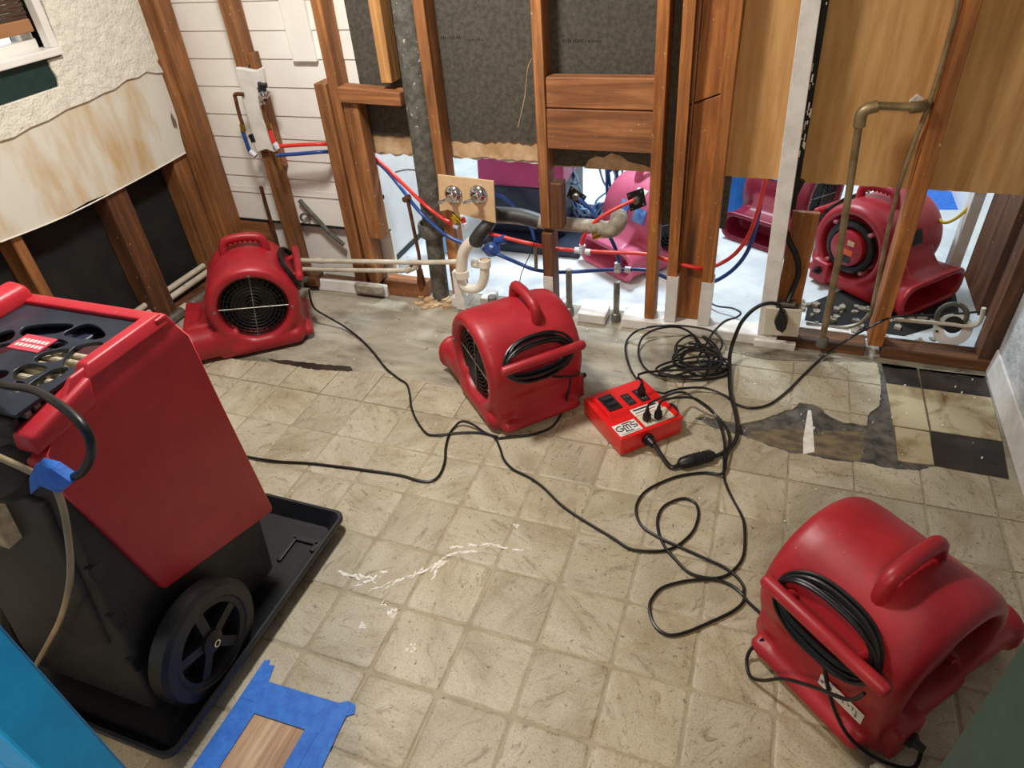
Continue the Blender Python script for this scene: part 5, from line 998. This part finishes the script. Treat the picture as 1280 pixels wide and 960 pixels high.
MB().prism([(2.53, .05), (2.51, .33), (2.95, .36), (2.95, .05)], 'x', -.45, .0).build('body', m_navy, d2, bevel=.015, seg=2)
MB().prism([(2.495, .325), (2.52, .56), (2.95, .66), (2.96, .35)], 'x', -.462, .01).build('shell', M('bluelit_red_plastic', (168, 58, 106), (178, 66, 114), .45, scale=6), d2, bevel=.015, seg=2)  # red shell; the bluish light is put into its magenta base colour
MB().box((-.45, 2.40, -.004), (.12, 3.0, .05)).build('tray', m_navy, d2, bevel=.01)
MB().tube([(-0.378,2.450,0.295),(-0.315,2.450,0.291),(-0.255,2.450,0.251),(-0.205,2.450,0.197),(-0.155,2.450,0.125),(-0.141,2.450,0.057)], .010, 8).build('blue_hose', m_pexb, d2, smooth=True)
hc = thing('hose_coil', 'loose coil of pale blue clear hose on the floor left of the pink-lit air mover', 'hose', (.15, 2.5, -.004))
rnd = random.Random(4)
for k in range(9):
    pts = [(.10 + rnd.uniform(-.05, .05) + (.13 + .03 * rnd.random()) * math.cos(t) * (.7 if k % 2 else 1), 2.72 + rnd.uniform(-.02, .02), .30 + rnd.uniform(-.03, .06) + .22 * math.sin(t)) for t in [2 * math.pi * i / 14 for i in range(14)]]
    MB().tube(pts, .0055 if k % 3 else .008, 7, 4, True).build('hose_loop', m_pexb if k % 3 == 0 else M('pale_blue_hose', (120, 160, 196), (150, 186, 214), .3, scale=12) if k == 1 else bpy.data.materials.get('pale_blue_hose') or m_steel, hc, smooth=True)
MB().box((-.05, 2.6, -.004), (.26, 2.85, .035)).build('tray', m_navy, hc, bevel=.008)
bc = thing('blue_crate', 'bright blue plastic crate in the next room left of the white stud', 'crate', (.95, 3.1, -.004))
MB().box((.72, 3.05, .0), (1.02, 3.3, .40)).build('crate_body', m_skyblue, bc, bevel=.012)
for k in range(3): MB().box((.73 + .1 * k, 3.035, .05), (.79 + .1 * k, 3.052, .36)).build('crate_rib', m_skyblue, bc, bevel=.006)
MB().box((.70, 3.03, .38), (1.04, 3.32, .42)).build('crate_rim', m_skyblue, bc, bevel=.008)
wl7 = thing('door_trim', 'pale blue grey painted door trim in the next room, behind the right opening', 'trim', (1.78, 2.6, -.004))
MB().hexa([(1.80, 2.42, -.004), (1.845, 2.42, -.004), (1.845, 2.50, -.004), (1.80, 2.50, -.004)], [(1.80, 2.42, 2.2), (1.845, 2.42, 2.2), (1.845, 2.50, 2.2), (1.80, 2.50, 2.2)]).build('trim_board', m_white_paint, wl7, bevel=.004)
MB().box((1.852, 2.02, .12), (1.93, 2.36, 2.2)).build('brown_jamb', m_stud_dark, wl7, bevel=.003)
bt = thing('blue_tape_band', 'wide blue masking tape on the far floor behind the red air mover', 'tape', (1.6, 3.0, -.004))
MB().sheet(xy([(1.840,3.682,-0.003),(2.044,3.667,-0.003),(2.030,3.408,-0.003),(1.883,3.381,-0.003)]), -.004, -.002).build('tape_strip', m_tape, bt)
bt2 = thing('blue_tray', 'blue plastic tray on the floor at the right behind the red air mover', 'tray', (1.78, 2.55, -.004))
MB().box((1.62, 2.48, -.004), (1.80, 2.62, .03)).build('tray_body', m_skyblue, bt2, bevel=.006)
MB().box((1.67, 2.476, .012), (1.76, 2.50, .022)).build('handle', m_white, bt2, bevel=.003)
run('yellow_cable', 'yellow cord hanging in the right opening behind the kraft paper wall', 'cord', [(1.820,2.450,0.484),(1.821,2.450,0.443),(1.806,2.450,0.393),(1.774,2.450,0.340),(1.733,2.450,0.315),(1.698,2.500,0.328),(1.688,2.600,0.334)], .007, m_yellow)
dr = MB()
for k in range(70):
    x = random.uniform(1.18, 1.75); dr.sheet(blob(x, random.uniform(1.93, 2.2), random.uniform(.006, .02), 5), -.004, random.uniform(.002, .014))
tag(dr.build('rubble', m_dustpipe), 'grey dust and rubble behind the bottom plate of the right opening', 'debris', kind='stuff')
lt_ = tag(MB().sheet(xy([(1.235,2.041,-0.003),(1.439,2.011,-0.003),(1.621,2.004,-0.003),(1.850,2.188,-0.003),(1.875,2.634,-0.003),(1.675,2.674,-0.003),(1.247,2.184,-0.003)]), -.0042, -.001).build('dark_sheet', m_tar), 'dark flat sheet under the red air mover behind the right opening', 'mat')  # near-black flat sheet on the floor around the air mover

for o in bpy.data.objects:
    if o.name.split('.')[0] in ('grille_screw', 'lid_screw', 'socket_slot', 'handwriting', 'worn_lettering', 'small_print', 'paint_fleck', 'faded_print', 'flange_screw', 'screw', 'label_print', 'finger_grip') and o.parent: o['kind'] = 'stuff'
